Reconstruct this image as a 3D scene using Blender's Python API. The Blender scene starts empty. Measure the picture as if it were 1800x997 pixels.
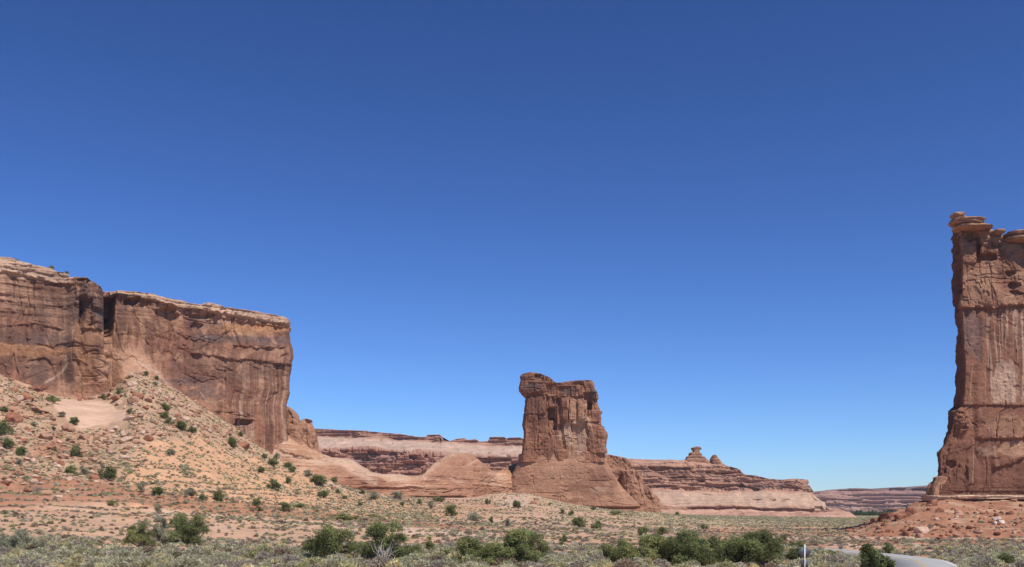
import bpy, math, random
import numpy as np
from mathutils import Vector

# ------------------------------------------------------------------ camera, sky, sun, exposure
scene = bpy.context.scene
COL = scene.collection
F = 1800.0        # focal length in photo pixels (photo is 1800 wide)
H0 = 905.0        # photo row of the level horizon
CZ = 6.0          # camera height over the road plain (m)

cam_d = bpy.data.cameras.new('camera')
cam = bpy.data.objects.new('camera', cam_d)
COL.objects.link(cam)
cam.location = (0, 0, CZ)
cam.rotation_euler = (math.radians(90), 0, 0)
cam_d.sensor_width = 36.0
cam_d.lens = 36.0
cam_d.shift_y = (H0 - 498.5) / 1800.0
cam_d.clip_start = 0.5
cam_d.clip_end = 30000
scene.camera = cam

SUN_EL, SUN_AZ = 56.0, 138.0      # degrees; azimuth clockwise from +Y (view direction)
world = bpy.data.worlds.new('World')
scene.world = world
world.use_nodes = True
wn = world.node_tree.nodes
wl = world.node_tree.links
wn.clear()
sky = wn.new('ShaderNodeTexSky')
sky.sky_type = 'NISHITA'
sky.sun_disc = False
sky.sun_elevation = math.radians(SUN_EL)
sky.sun_rotation = math.radians(SUN_AZ)
sky.altitude = 1500
sky.air_density = 1.0
sky.dust_density = 0.7
sky.ozone_density = 6.0
bg = wn.new('ShaderNodeBackground')
bg.inputs['Strength'].default_value = 0.0535
gam = wn.new('ShaderNodeGamma'); gam.inputs['Gamma'].default_value = 1.5        # the deep, contrasty blue of the dry high air
tint = wn.new('ShaderNodeMix'); tint.data_type = 'RGBA'; tint.blend_type = 'MULTIPLY'; tint.inputs[0].default_value = 1.0
tint.inputs[7].default_value = (0.89, 0.93, 1.05, 1)
out = wn.new('ShaderNodeOutputWorld')
wl.new(sky.outputs[0], gam.inputs['Color'])
wl.new(gam.outputs[0], tint.inputs[6])
wl.new(tint.outputs[2], bg.inputs['Color'])
wl.new(bg.outputs[0], out.inputs['Surface'])

sun_d = bpy.data.lights.new('sun', 'SUN')
sun_d.energy = 5.0
sun_d.angle = math.radians(0.5)
sun_d.color = (1.0, 0.965, 0.90)
sun = bpy.data.objects.new('sun', sun_d)
COL.objects.link(sun)
_el, _az = math.radians(SUN_EL), math.radians(SUN_AZ)
sun.rotation_euler = Vector((math.sin(_az) * math.cos(_el), math.cos(_az) * math.cos(_el), math.sin(_el))).to_track_quat('Z', 'Y').to_euler()
sun.location = (60, -60, 120)

scene.view_settings.view_transform = 'Standard'
scene.view_settings.look = 'None'
scene.view_settings.gamma = 1.0
scene.view_settings.exposure = 0.0
scene.view_settings.use_curve_mapping = False
scene.cycles.max_bounces = 4
scene.cycles.diffuse_bounces = 2

# ------------------------------------------------------------------ numeric helpers
def h3(ix, iy, iz, seed):
    with np.errstate(over='ignore'):
        h = (ix.astype(np.uint32) * np.uint32(374761393)) ^ (iy.astype(np.uint32) * np.uint32(668265263)) ^ (iz.astype(np.uint32) * np.uint32(2147483647 - 7919)) ^ np.uint32((seed * 1274126177) & 0xffffffff)
        h = (h ^ (h >> np.uint32(13))) * np.uint32(1274126177)
        h = (h ^ (h >> np.uint32(16))) * np.uint32(2246822519)
        return h ^ (h >> np.uint32(15))

def gnoise(x, y, z, seed=0):
    """gradient noise, about -1..1"""
    x, y, z = np.broadcast_arrays(np.float32(x), np.float32(y), np.float32(z))
    xi, yi, zi = np.floor(x).astype(np.int64), np.floor(y).astype(np.int64), np.floor(z).astype(np.int64)
    fx, fy, fz = x - xi, y - yi, z - zi
    s = lambda t: t * t * t * (t * (t * 6 - 15) + 10)
    sx, sy, sz = s(fx), s(fy), s(fz)
    r = 0
    for dx in (0, 1):
        for dy in (0, 1):
            for dz in (0, 1):
                h = h3(xi + dx, yi + dy, zi + dz, seed)
                gx = (h & np.uint32(1023)).astype(np.float32) / 511.5 - 1
                gy = ((h >> np.uint32(10)) & np.uint32(1023)).astype(np.float32) / 511.5 - 1
                gz = ((h >> np.uint32(20)) & np.uint32(1023)).astype(np.float32) / 511.5 - 1
                w = (sx if dx else 1 - sx) * (sy if dy else 1 - sy) * (sz if dz else 1 - sz)
                r = r + w * (gx * (fx - dx) + gy * (fy - dy) + gz * (fz - dz))
    return r * 1.5

def fbm(x, y, z, seed=0, octv=4, gain=0.5):
    r, a = 0, 1.0
    for o in range(octv):
        r = r + a * gnoise(x * 2 ** o + 17.3 * o, y * 2 ** o - 5.1 * o, z * 2 ** o + 3.7 * o, seed + o)
        a *= gain
    return r

def worley(x, y, seed=0):
    """F1, F2, random value of the nearest cell and a second random value"""
    x, y = np.broadcast_arrays(np.float32(x), np.float32(y))
    xi, yi = np.floor(x).astype(np.int64), np.floor(y).astype(np.int64)
    f1 = np.full(x.shape, 9.0, np.float32); f2 = f1.copy(); rid = np.zeros(x.shape, np.float32); rid2 = rid.copy()
    for dx in (-1, 0, 1):
        for dy in (-1, 0, 1):
            h = h3(xi + dx, yi + dy, xi * 0, seed)
            jx = (h & np.uint32(1023)).astype(np.float32) / 1023; jy = ((h >> np.uint32(10)) & np.uint32(1023)).astype(np.float32) / 1023
            rr = ((h >> np.uint32(20)) & np.uint32(1023)).astype(np.float32) / 1023
            px, py = xi + dx + 0.1 + 0.8 * jx - x, yi + dy + 0.1 + 0.8 * jy - y
            d = np.maximum(np.abs(px), np.abs(py)) * 0.7 + 0.3 * np.hypot(px, py)
            near = d < f1
            f2 = np.where(near, f1, np.minimum(f2, d))
            rid = np.where(near, rr, rid); rid2 = np.where(near, (jx * 7.3 + jy * 3.1) % 1.0, rid2)
            f1 = np.where(near, d, f1)
    return f1, f2, rid, rid2

def sstep(a, b, x):
    t = np.clip((x - a) / (b - a), 0, 1)
    return t * t * (3 - 2 * t)

def lerp(a, b, t): return a + (b - a) * t

def interp(pts):
    p = sorted(pts)
    xs = np.array([q[0] for q in p], float); ys = np.array([q[1] for q in p], float)
    return lambda q: np.interp(q, xs, ys)

def seg_dist(u, v, poly):
    d = np.full(np.shape(u), 1e6)
    for (x0, y0), (x1, y1) in zip(poly[:-1], poly[1:]):
        dx, dy = x1 - x0, y1 - y0
        t = np.clip(((u - x0) * dx + (v - y0) * dy) / (dx * dx + dy * dy + 1e-9), 0, 1)
        d = np.minimum(d, np.hypot(u - x0 - t * dx, v - y0 - t * dy))
    return d

def srgb(r, g, b):
    f = lambda c: c / 12.92 if c <= 0.04045 else ((c + 0.055) / 1.055) ** 2.4
    return np.array([f(r / 255), f(g / 255), f(b / 255)])

def mix(c, c2, m):
    return c + (np.asarray(c2) - c) * np.clip(m, 0, 1)[..., None]

# ------------------------------------------------------------------ object helpers
def link_mesh(name, verts, faces, mat, parent=None, col=None, smooth=False, sizes=None):
    """verts (n,3); faces (m,k) array, or flat loop indices with sizes"""
    verts = np.ascontiguousarray(verts, np.float32)
    me = bpy.data.meshes.new(name)
    me.vertices.add(len(verts)); me.vertices.foreach_set('co', verts.ravel())
    if sizes is None:
        faces = np.asarray(faces, np.int32); sizes = np.full(len(faces), faces.shape[1], np.int32); flat = faces.ravel()
    else:
        flat = np.asarray(faces, np.int32); sizes = np.asarray(sizes, np.int32)
    starts = np.concatenate(([0], np.cumsum(sizes)[:-1])).astype(np.int32)
    me.loops.add(len(flat)); me.loops.foreach_set('vertex_index', flat)
    me.polygons.add(len(sizes)); me.polygons.foreach_set('loop_start', starts); me.polygons.foreach_set('loop_total', sizes)
    if smooth:
        me.polygons.foreach_set('use_smooth', np.ones(len(sizes), bool))
    if col is not None:
        a = me.attributes.new('Col', 'FLOAT_COLOR', 'POINT')
        c4 = np.ones((len(verts), 4), np.float32); c4[:, :3] = col
        a.data.foreach_set('color', c4.ravel())
    me.update(calc_edges=True)
    if mat: me.materials.append(mat)
    o = bpy.data.objects.new(name, me)
    COL.objects.link(o)
    if parent is not None: o.parent = parent
    return o

def tag(o, label=None, cat=None, group=None, kind=None):
    if label: o['label'] = label
    if cat: o['category'] = cat
    if group: o['group'] = group
    if kind: o['kind'] = kind
    return o

def empty(name, loc, rz=0.0):
    o = bpy.data.objects.new(name, None)
    COL.objects.link(o)
    o.empty_display_size = 0.5
    o.location = loc; o.rotation_euler = (0, 0, rz)
    return o

def copy_tree(o, parent=None):
    c = o.copy()
    COL.objects.link(c)
    if parent is not None: c.parent = parent
    for ch in list(o.children): copy_tree(ch, c)
    return c

# ------------------------------------------------------------------ materials
def attr_material(name, rough=0.95, n1=(0.5, 0.25), n2=(4.0, 0.18), bump=(1.2, 0.5, 0.4), spec=0.12, stretch=(1, 1, 1), strata=0.0):
    """base colour from the mesh's own colour attribute, broken up by two procedural noises; noise bump"""
    m = bpy.data.materials.new(name); m.use_nodes = True
    nt = m.node_tree; N, L = nt.nodes, nt.links
    b = N['Principled BSDF']
    b.inputs['Roughness'].default_value = rough
    b.inputs['Specular IOR Level'].default_value = spec
    at = N.new('ShaderNodeAttribute'); at.attribute_name = 'Col'
    tc = N.new('ShaderNodeTexCoord')
    mp = N.new('ShaderNodeMapping'); mp.inputs['Scale'].default_value = stretch
    L.new(tc.outputs['Object'], mp.inputs['Vector'])
    prev = at.outputs['Color']
    def layer(scale, amt, vec, detail=6.0):
        nonlocal prev
        t = N.new('ShaderNodeTexNoise'); t.inputs['Scale'].default_value = scale; t.inputs['Detail'].default_value = detail
        t.inputs['Roughness'].default_value = 0.65
        L.new(vec, t.inputs['Vector'])
        r = N.new('ShaderNodeMapRange')
        r.inputs['From Min'].default_value = 0.3; r.inputs['From Max'].default_value = 0.7
        r.inputs['To Min'].default_value = 1 - amt; r.inputs['To Max'].default_value = 1 + amt
        L.new(t.outputs['Fac'], r.inputs['Value'])
        vm = N.new('ShaderNodeVectorMath'); vm.operation = 'SCALE'
        L.new(prev, vm.inputs[0]); L.new(r.outputs[0], vm.inputs['Scale'])
        prev = vm.outputs[0]
        return t
    layer(n1[0], n1[1], mp.outputs[0])
    t2 = layer(n2[0], n2[1], mp.outputs[0])
    if strata:
        mp2 = N.new('ShaderNodeMapping'); mp2.inputs['Scale'].default_value = (0.012, 0.012, 0.9)
        L.new(tc.outputs['Object'], mp2.inputs['Vector'])
        layer(1.0, strata, mp2.outputs[0], 5.0)
    L.new(prev, b.inputs['Base Color'])
    if bump:
        nb = N.new('ShaderNodeTexNoise'); nb.inputs['Scale'].default_value = bump[0]; nb.inputs['Detail'].default_value = 8.0
        nb.inputs['Roughness'].default_value = 0.7
        L.new(mp.outputs[0], nb.inputs['Vector'])
        bp = N.new('ShaderNodeBump'); bp.inputs['Strength'].default_value = bump[1]; bp.inputs['Distance'].default_value = bump[2]
        L.new(nb.outputs['Fac'], bp.inputs['Height'])
        L.new(bp.outputs[0], b.inputs['Normal'])
    return m

def flat_material(name, c, rough=0.6, metallic=0.0, noise=0.12, scale=6.0, spec=0.3):
    m = bpy.data.materials.new(name); m.use_nodes = True
    nt = m.node_tree; N, L = nt.nodes, nt.links
    b = N['Principled BSDF']; b.inputs['Roughness'].default_value = rough; b.inputs['Metallic'].default_value = metallic
    b.inputs['Specular IOR Level'].default_value = spec
    tc = N.new('ShaderNodeTexCoord')
    t = N.new('ShaderNodeTexNoise'); t.inputs['Scale'].default_value = scale; t.inputs['Detail'].default_value = 8
    L.new(tc.outputs['Object'], t.inputs['Vector'])
    rp = N.new('ShaderNodeValToRGB')
    c = np.array(c)
    rp.color_ramp.elements[0].position = 0.3; rp.color_ramp.elements[1].position = 0.7
    rp.color_ramp.elements[0].color = (*(c * (1 - noise)), 1); rp.color_ramp.elements[1].color = (*np.minimum(c * (1 + noise), 1), 1)
    L.new(t.outputs['Fac'], rp.inputs['Fac']); L.new(rp.outputs[0], b.inputs['Base Color'])
    return m

M_ROCK = attr_material('sandstone', n1=(0.12, 0.16), n2=(0.9, 0.20), bump=(0.7, 0.7, 0.9), strata=0.025)
M_FAR = attr_material('far_sandstone', n1=(0.05, 0.15), n2=(0.3, 0.12), bump=(0.3, 0.5, 1.2), strata=0.12)
M_GROUND = attr_material('desert_soil', n1=(0.15, 0.14), n2=(2.2, 0.20), bump=(2.5, 0.5, 0.15))
M_BOULDER = attr_material('boulder_sandstone', n1=(0.4, 0.14), n2=(2.5, 0.18), bump=(1.6, 0.6, 0.25))
# ------------------------------------------------------------------ terrain: one sheet out to the horizon
ROAD_PTS = [(60, 12.0), (90, 34.0), (111, 45.0), (128, 50.3), (144, 51.5), (160, 50.8), (175, 49.5), (192, 48.5), (215, 44), (260, 26), (300, 2)]   # (y, x)
def road_x(y): return np.interp(y, [p[0] for p in ROAD_PTS], [p[1] for p in ROAD_PTS])

_near = [(4, 2300), (30, 1205), (60, 1035)]
def column(u, pts, keep=None):
    """pts: (distance, photo row of the ground there); beyond the last one the ground keeps its height"""
    P = [(d, v) for d, v in _near] + list(pts)
    z = [CZ + (H0 - v) * d / F for d, v in P]
    z[0] = 4.4; z[1] = 2.6; z[2] = 1.2
    D = [d for d, v in P]
    zl = z[-1]
    for d in (D[-1] * 1.15, 1500, 3500):
        if d > D[-1]:
            D.append(d); z.append(zl if keep is None or d < 1200 else keep)
    return u, np.log(np.array(D)), np.array(z)

COLS = [
 column(-500, [(110,1000),(150,948),(200,880),(235,845),(300,760),(340,650),(370,560)], 8),
 column(0,   [(110,997),(150,948),(200,898),(235,866),(245,851),(300,775),(350,715),(400,655)], 8),
 column(60,  [(110,997),(155,946),(205,897),(240,868),(250,852),(305,785),(350,735),(405,683)], 8),
 column(105, [(110,997),(160,945),(215,893),(248,866),(257,850),(310,790),(340,752),(375,716),(410,697)], 8),
 column(160, [(110,997),(162,946),(218,895),(252,866),(262,848),(315,793),(345,757),(380,722),(420,696)], 8),
 column(190, [(110,997),(163,946),(220,896),(255,866),(265,848),(318,790),(365,745),(428,690)], 8),
 column(237, [(110,997),(165,947),(225,898),(260,866),(320,785),(375,712),(430,645)], 8),
 column(270, [(110,997),(165,947),(226,899),(262,866),(322,788),(380,722),(440,662)], 8),
 column(310, [(110,997),(166,947),(228,900),(265,866),(330,792),(390,742),(457,685)], 8),
 column(360, [(110,997),(168,948),(232,902),(270,868),(340,802),(410,753),(468,716)], 8),
 column(410, [(110,997),(170,949),(238,904),(280,874),(360,820),(430,776),(482,747)], 8),
 column(480, [(110,997),(174,950),(246,906),(300,882),(380,848),(440,822),(476,803)], 8),
 column(560, [(110,997),(178,950),(262,907),(345,881),(420,859),(478,838)], 8),
 column(620, [(110,997),(180,951),(275,908),(370,887),(480,859)], 8),
 column(710, [(110,997),(184,951),(288,912),(395,893),(510,873)], 8),
 column(830, [(110,997),(188,951),(298,915),(420,896),(540,875)], 8),
 column(868, [(110,997),(189,952),(300,918),(430,896),(500,880),(556,866)], 8),
 column(930, [(110,997),(189,952),(300,919),(430,898),(500,882),(566,867)], 8),
 column(1000,[(110,997),(190,952),(300,922),(430,906),(592,886)], 8),
 column(1080,[(110,997),(190,953),(300,925),(430,912),(600,896)], 8),
 column(1150,[(110,997),(190,955),(300,928),(450,914),(600,901),(760,905)], 8),
 column(1250,[(110,997),(190,957),(300,935),(450,922),(650,911),(950,906)], 8),
 column(1390,[(110,996),(125,981),(138,969),(150,968),(200,957),(320,938),(500,924),(700,915),(1000,908)], 6.5),
 column(1440,[(110,997),(124,982),(136,967),(146,971),(155,970),(200,956),(320,938),(500,924),(700,915),(1000,908)], 6.5),
 column(1480,[(110,998),(128,986),(150,974),(200,956),(260,946),(400,931),(700,916),(1100,908)], 6.0),
 column(1512,[(110,998),(150,974),(200,956),(250,948),(270,940),(284,932),(330,930),(600,918),(1100,909)], 6.0),
 column(1560,[(110,998),(150,973),(200,956),(250,948),(272,930),(298,909),(320,909),(600,915),(1100,909)], 6.0),
 column(1605,[(110,998),(150,973),(200,956),(250,947),(278,920),(308,891),(345,888),(600,905)], 8),
 column(1650,[(110,998),(150,972),(200,956),(250,946),(284,912),(315,881),(350,876)], 8),
 column(1710,[(110,998),(150,971),(200,954),(250,946),(285,914),(315,886),(350,872)], 8),
 column(1800,[(110,998),(150,970),(200,953),(250,945),(285,914),(315,886),(350,872)], 8),
 column(2300,[(110,998),(150,970),(200,953),(250,945),(285,914),(315,886),(350,872)], 8),
]

def blur(a, k, axis):
    ker = np.hanning(2 * k + 3)[1:-1]; ker /= ker.sum()
    pad = [(0, 0), (0, 0)]; pad[axis] = (k, k)
    p = np.pad(a, pad, mode='edge')
    return np.apply_along_axis(lambda q: np.convolve(q, ker, mode='valid'), axis, p)

TU = np.concatenate((np.linspace(-600, -30, 60), np.arange(-27, 1830, 2.7), np.linspace(1833, 2500, 70)))
TD = np.concatenate((np.geomspace(4, 95, 25)[:-1], np.geomspace(95, 620, 520), np.geomspace(625, 3400, 80)))
_lz = np.array([np.interp(np.log(TD), lx, z) for _, lx, z in COLS])               # column x distance
_cu = np.array([c[0] for c in COLS], float)
TZ = np.array([np.interp(TU, _cu, _lz[:, j]) for j in range(len(TD))])           # distance x u
TZ = blur(TZ, 7, 1); TZ = blur(TZ, 4, 0)
TX = (TU[None, :] - 900) / F * TD[:, None]
TY = np.repeat(TD[:, None], len(TU), 1)
V0 = H0 - (TZ - CZ) * F / TY                                                       # photo row of the smooth ground
UU = np.repeat(TU[None, :], len(TD), 0)
near_road = np.exp(-((TX - road_x(TY)) / 7.0) ** 2) * (TY < 300)
_w = sstep(95, 130, TY) * (1 - sstep(700, 1500, TY)) * (1 - near_road)
slope_zone = sstep(870, 840, V0) * (UU < 700)
mound_zone = sstep(950, 938, V0) * sstep(1490, 1560, UU) * sstep(400, 335, TY)
plain_n = fbm(TX / 22, TY / 22, 0 * TX, 5, 4)
TZ = TZ + _w * (0.35 * plain_n + 0.12 * fbm(TX / 3, TY / 3, 0 * TX, 9, 3))
TZ = TZ + _w * (slope_zone * 1.5 + mound_zone * 0.8) * (fbm(TX / 14, TY / 14, 0 * TX, 31, 4) + 0.35 * fbm(TX / 4, TY / 4, 0 * TX, 37, 3))
# stepped red ledges along the bank on the left and on the debris mound at the right
def terrace(z, step, sharp):
    q = z / step; f = q - np.floor(q)
    return (np.floor(q) + sstep(0.5 - sharp, 0.5 + sharp, f)) * step
bank = sstep(905, 893, V0) * sstep(838, 852, V0) * sstep(640, 480, UU)
wob = 0.8 * fbm(TX / 25, TY / 25, 0 * TX, 77, 3)
TZ = lerp(TZ, terrace(TZ + wob, 1.5, 0.16) - wob, 0.75 * bank * sstep(-0.25, 0.2, fbm(TX / 30, TY / 30, 0 * TX, 78, 2)))
TZ = lerp(TZ, terrace(TZ + wob, 1.3, 0.2) - wob, 0.55 * mound_zone * sstep(1550, 1610, UU) * sstep(-0.2, 0.2, fbm(TX / 16, TY / 16, 0 * TX, 79, 2)))
bump2 = np.exp(-((UU - 1425) / 60) ** 2) * sstep(113, 122, TY) * sstep(150, 142, TY)
TZ = lerp(TZ, terrace(TZ + 0.4 * wob, 0.5, 0.14) - 0.4 * wob, 0.85 * bump2)
# road bed lies flat
road_z = np.interp(TY, [0, 60, 111, 300], [1.0, 0.6, 0.33, 0.33])
rm = np.exp(-(np.maximum(np.abs(TX - road_x(TY)) - 4.3, 0) / 2.5) ** 2) * (TY < 230)
TZ = lerp(TZ, road_z - 0.12, np.where(TY < 300, rm, 0))
V1 = H0 - (TZ - CZ) * F / TY

# soil colours: zones as they lie on the land
C_SAND = np.array([0.47, 0.285, 0.180]); C_DUNE = np.array([0.50, 0.280, 0.158]); C_RED = np.array([0.305, 0.130, 0.072])
C_PALE = np.array([0.49, 0.335, 0.235]); C_TALUS = np.array([0.40, 0.252, 0.155]); C_GREENISH = np.array([0.36, 0.285, 0.165])
n_a = fbm(TX / 30, TY / 30, 0 * TX, 41, 4); n_b = fbm(TX / 9, TY / 9, 0 * TX, 43, 4); n_c = fbm(TX / 70, TY / 40, 0 * TX, 47, 3)
Vw = V0 + 9 * n_a + 4 * n_b; Uw = UU + 26 * n_a + 8 * n_b
tcol = np.zeros(TX.shape + (3,)) + C_SAND
tcol = mix(tcol, C_PALE, 0.7 * sstep(0.0, 0.6, n_a))
tcol = mix(tcol, C_RED, 0.55 * sstep(0.1, 0.7, n_c + 0.3 * n_b))
tcol = mix(tcol, C_GREENISH, 0.75 * sstep(915, 903, Vw) * sstep(430, 620, TY) * (UU > 900))
tcol = mix(tcol, C_GREENISH, 0.8 * sstep(935, 922, Vw) * sstep(1040, 1200, Uw) * sstep(360, 480, TY))
dune_edge = interp([(150, 900), (215, 812), (270, 775), (330, 765), (400, 792), (480, 812), (560, 845), (640, 870), (760, 885)])(Uw)
dune = sstep(0, 8, V0 - dune_edge + 5 * n_b) * sstep(190, 235, Uw) * sstep(960, 640, UU) * sstep(930, 905, V0)
tal = sstep(866, 850, Vw) * sstep(560, 430, Uw)
tcol = mix(tcol, C_TALUS, tal)
tcol = mix(tcol, C_RED, 0.75 * tal * sstep(0.05, 0.5, n_a - 0.3 * n_b) * sstep(210, 120, Uw))
tcol = mix(tcol, C_DUNE, dune)
red_mid = interp([(-100, 868), (100, 862), (200, 866), (300, 880), (420, 893), (520, 902), (640, 912), (760, 925), (900, 940)])(UU)
red_w = interp([(-100, 26), (200, 20), (300, 13), (450, 11), (640, 6), (900, 3)])(UU)
tcol = mix(tcol, C_RED, (0.72 + 0.25 * n_b) * sstep(1.35, 0.6, np.abs(V0 + 5.5 * n_b + 4.5 * n_a - red_mid) / red_w) * (UU < 950))
pale_line = red_mid + red_w + 8
tcol = mix(tcol, C_PALE * 1.1, 0.7 * sstep(7, 2, np.abs(V0 + 3 * n_b - pale_line)) * sstep(180, 300, UU) * (UU < 900))
mound_c = sstep(962, 950, Vw) * sstep(1490, 1530, Uw) * sstep(420, 330, TY)
tcol = mix(tcol, np.array([0.330, 0.155, 0.090]), mound_c)
tcol = mix(tcol, C_TALUS, 0.8 * mound_c * sstep(0.0, 0.5, n_b + 0.4 * n_a) * sstep(940, 925, V0))
tcol = mix(tcol, C_PALE * 1.05, 0.8 * sstep(3.2, 1.4, np.abs(V0 + 1.5 * n_b - 946.5)) * (UU > 1480) * (TY > 200))
strip = sstep(961, 958, Vw) * sstep(938, 944, Vw) * sstep(1200, 1320, Uw)
tcol = mix(tcol, C_RED * 1.15, 0.75 * strip * sstep(1.0, 0.2, np.abs(V0 - 946.5) < 3))
fl = sstep(945, 938, Vw) * sstep(925, 932, Vw) * sstep(1180, 1260, Uw) * sstep(1520, 1400, UU)
tcol = mix(tcol, C_RED * 1.2, 0.7 * fl)
tcol = mix(tcol, np.array([0.45, 0.24, 0.14]), 0.8 * bump2)
apr = sstep(905, 885, V0) * sstep(40, 10, np.abs(UU - 905)) * (TY > 440)
tcol = mix(tcol, C_PALE, apr)
# smooth pale bedrock pan under the buttress
pan_top = interp([(90, 704), (110, 702), (160, 706), (200, 714), (226, 722)])(UU); pan_bot = interp([(90, 712), (112, 728), (130, 748), (150, 753), (175, 747), (226, 736)])(UU)
pan = sstep(-3, 1, V0 - pan_top + 3 * n_b) * sstep(3, -1, V0 - pan_bot + 4 * n_b) * sstep(92, 98, UU + 6 * n_b) * sstep(228, 221, UU + 6 * n_b)
TZ = lerp(TZ, blur(blur(TZ, 12, 1), 9, 0), pan)
C_PAN = np.array([0.56, 0.36, 0.245])
tcol = mix(tcol, C_PAN * 1.0, pan)
tcol = mix(tcol, C_PAN * 0.82, pan * 0.6 * sstep(0.1, 0.35, gnoise(TX / 60, TZ / 1.6, 0 * TX, 4)))
# gravel shoulders
sh = sstep(5.6, 4.4, np.abs(TX - road_x(TY))) * (TY < 300)
tcol = mix(tcol, np.array([0.36, 0.25, 0.17]), 0.8 * sh)
tcol = tcol * (1 + 0.10 * n_b + 0.06 * fbm(TX / 2.5, TY / 2.5, 0 * TX, 51, 2))[..., None]

nr, nc = TX.shape
_i = (np.arange(nr - 1)[:, None] * nc + np.arange(nc - 1)[None, :]).ravel()
ground = link_mesh('ground', np.stack((TX, TY, TZ), -1).reshape(-1, 3), np.stack((_i, _i + 1, _i + nc + 1, _i + nc), 1), M_GROUND, col=tcol.reshape(-1, 3), smooth=True)
tag(ground, kind='structure')

_lTD = np.log(TD)
def gz_uD(u, D):
    """ground height at photo column u, distance D (bilinear)"""
    fu = np.interp(u, TU, np.arange(len(TU))); fd = np.interp(D, TD, np.arange(len(TD)))
    iu = np.clip(np.floor(fu).astype(int), 0, len(TU) - 2); idd = np.clip(np.floor(fd).astype(int), 0, len(TD) - 2)
    a, b = fu - iu, fd - idd
    return (TZ[idd, iu] * (1 - a) + TZ[idd, iu + 1] * a) * (1 - b) + (TZ[idd + 1, iu] * (1 - a) + TZ[idd + 1, iu + 1] * a) * b
def gz(x, y): return gz_uD(900 + np.asarray(x) * F / np.asarray(y), y)
_DS = np.geomspace(70, 1200, 1400)
def on_ground(u, v):
    """first point of the ground seen at photo position (u, v): x, y, z"""
    z = gz_uD(np.full_like(_DS, u), _DS)
    vv = H0 - (z - CZ) * F / _DS
    k = np.argmax(vv <= v) if (vv <= v).any() else len(_DS) - 1
    return np.array(((u - 900) / F * _DS[k], _DS[k], z[k]))
# ------------------------------------------------------------------ sandstone formations
class R: pass

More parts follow.
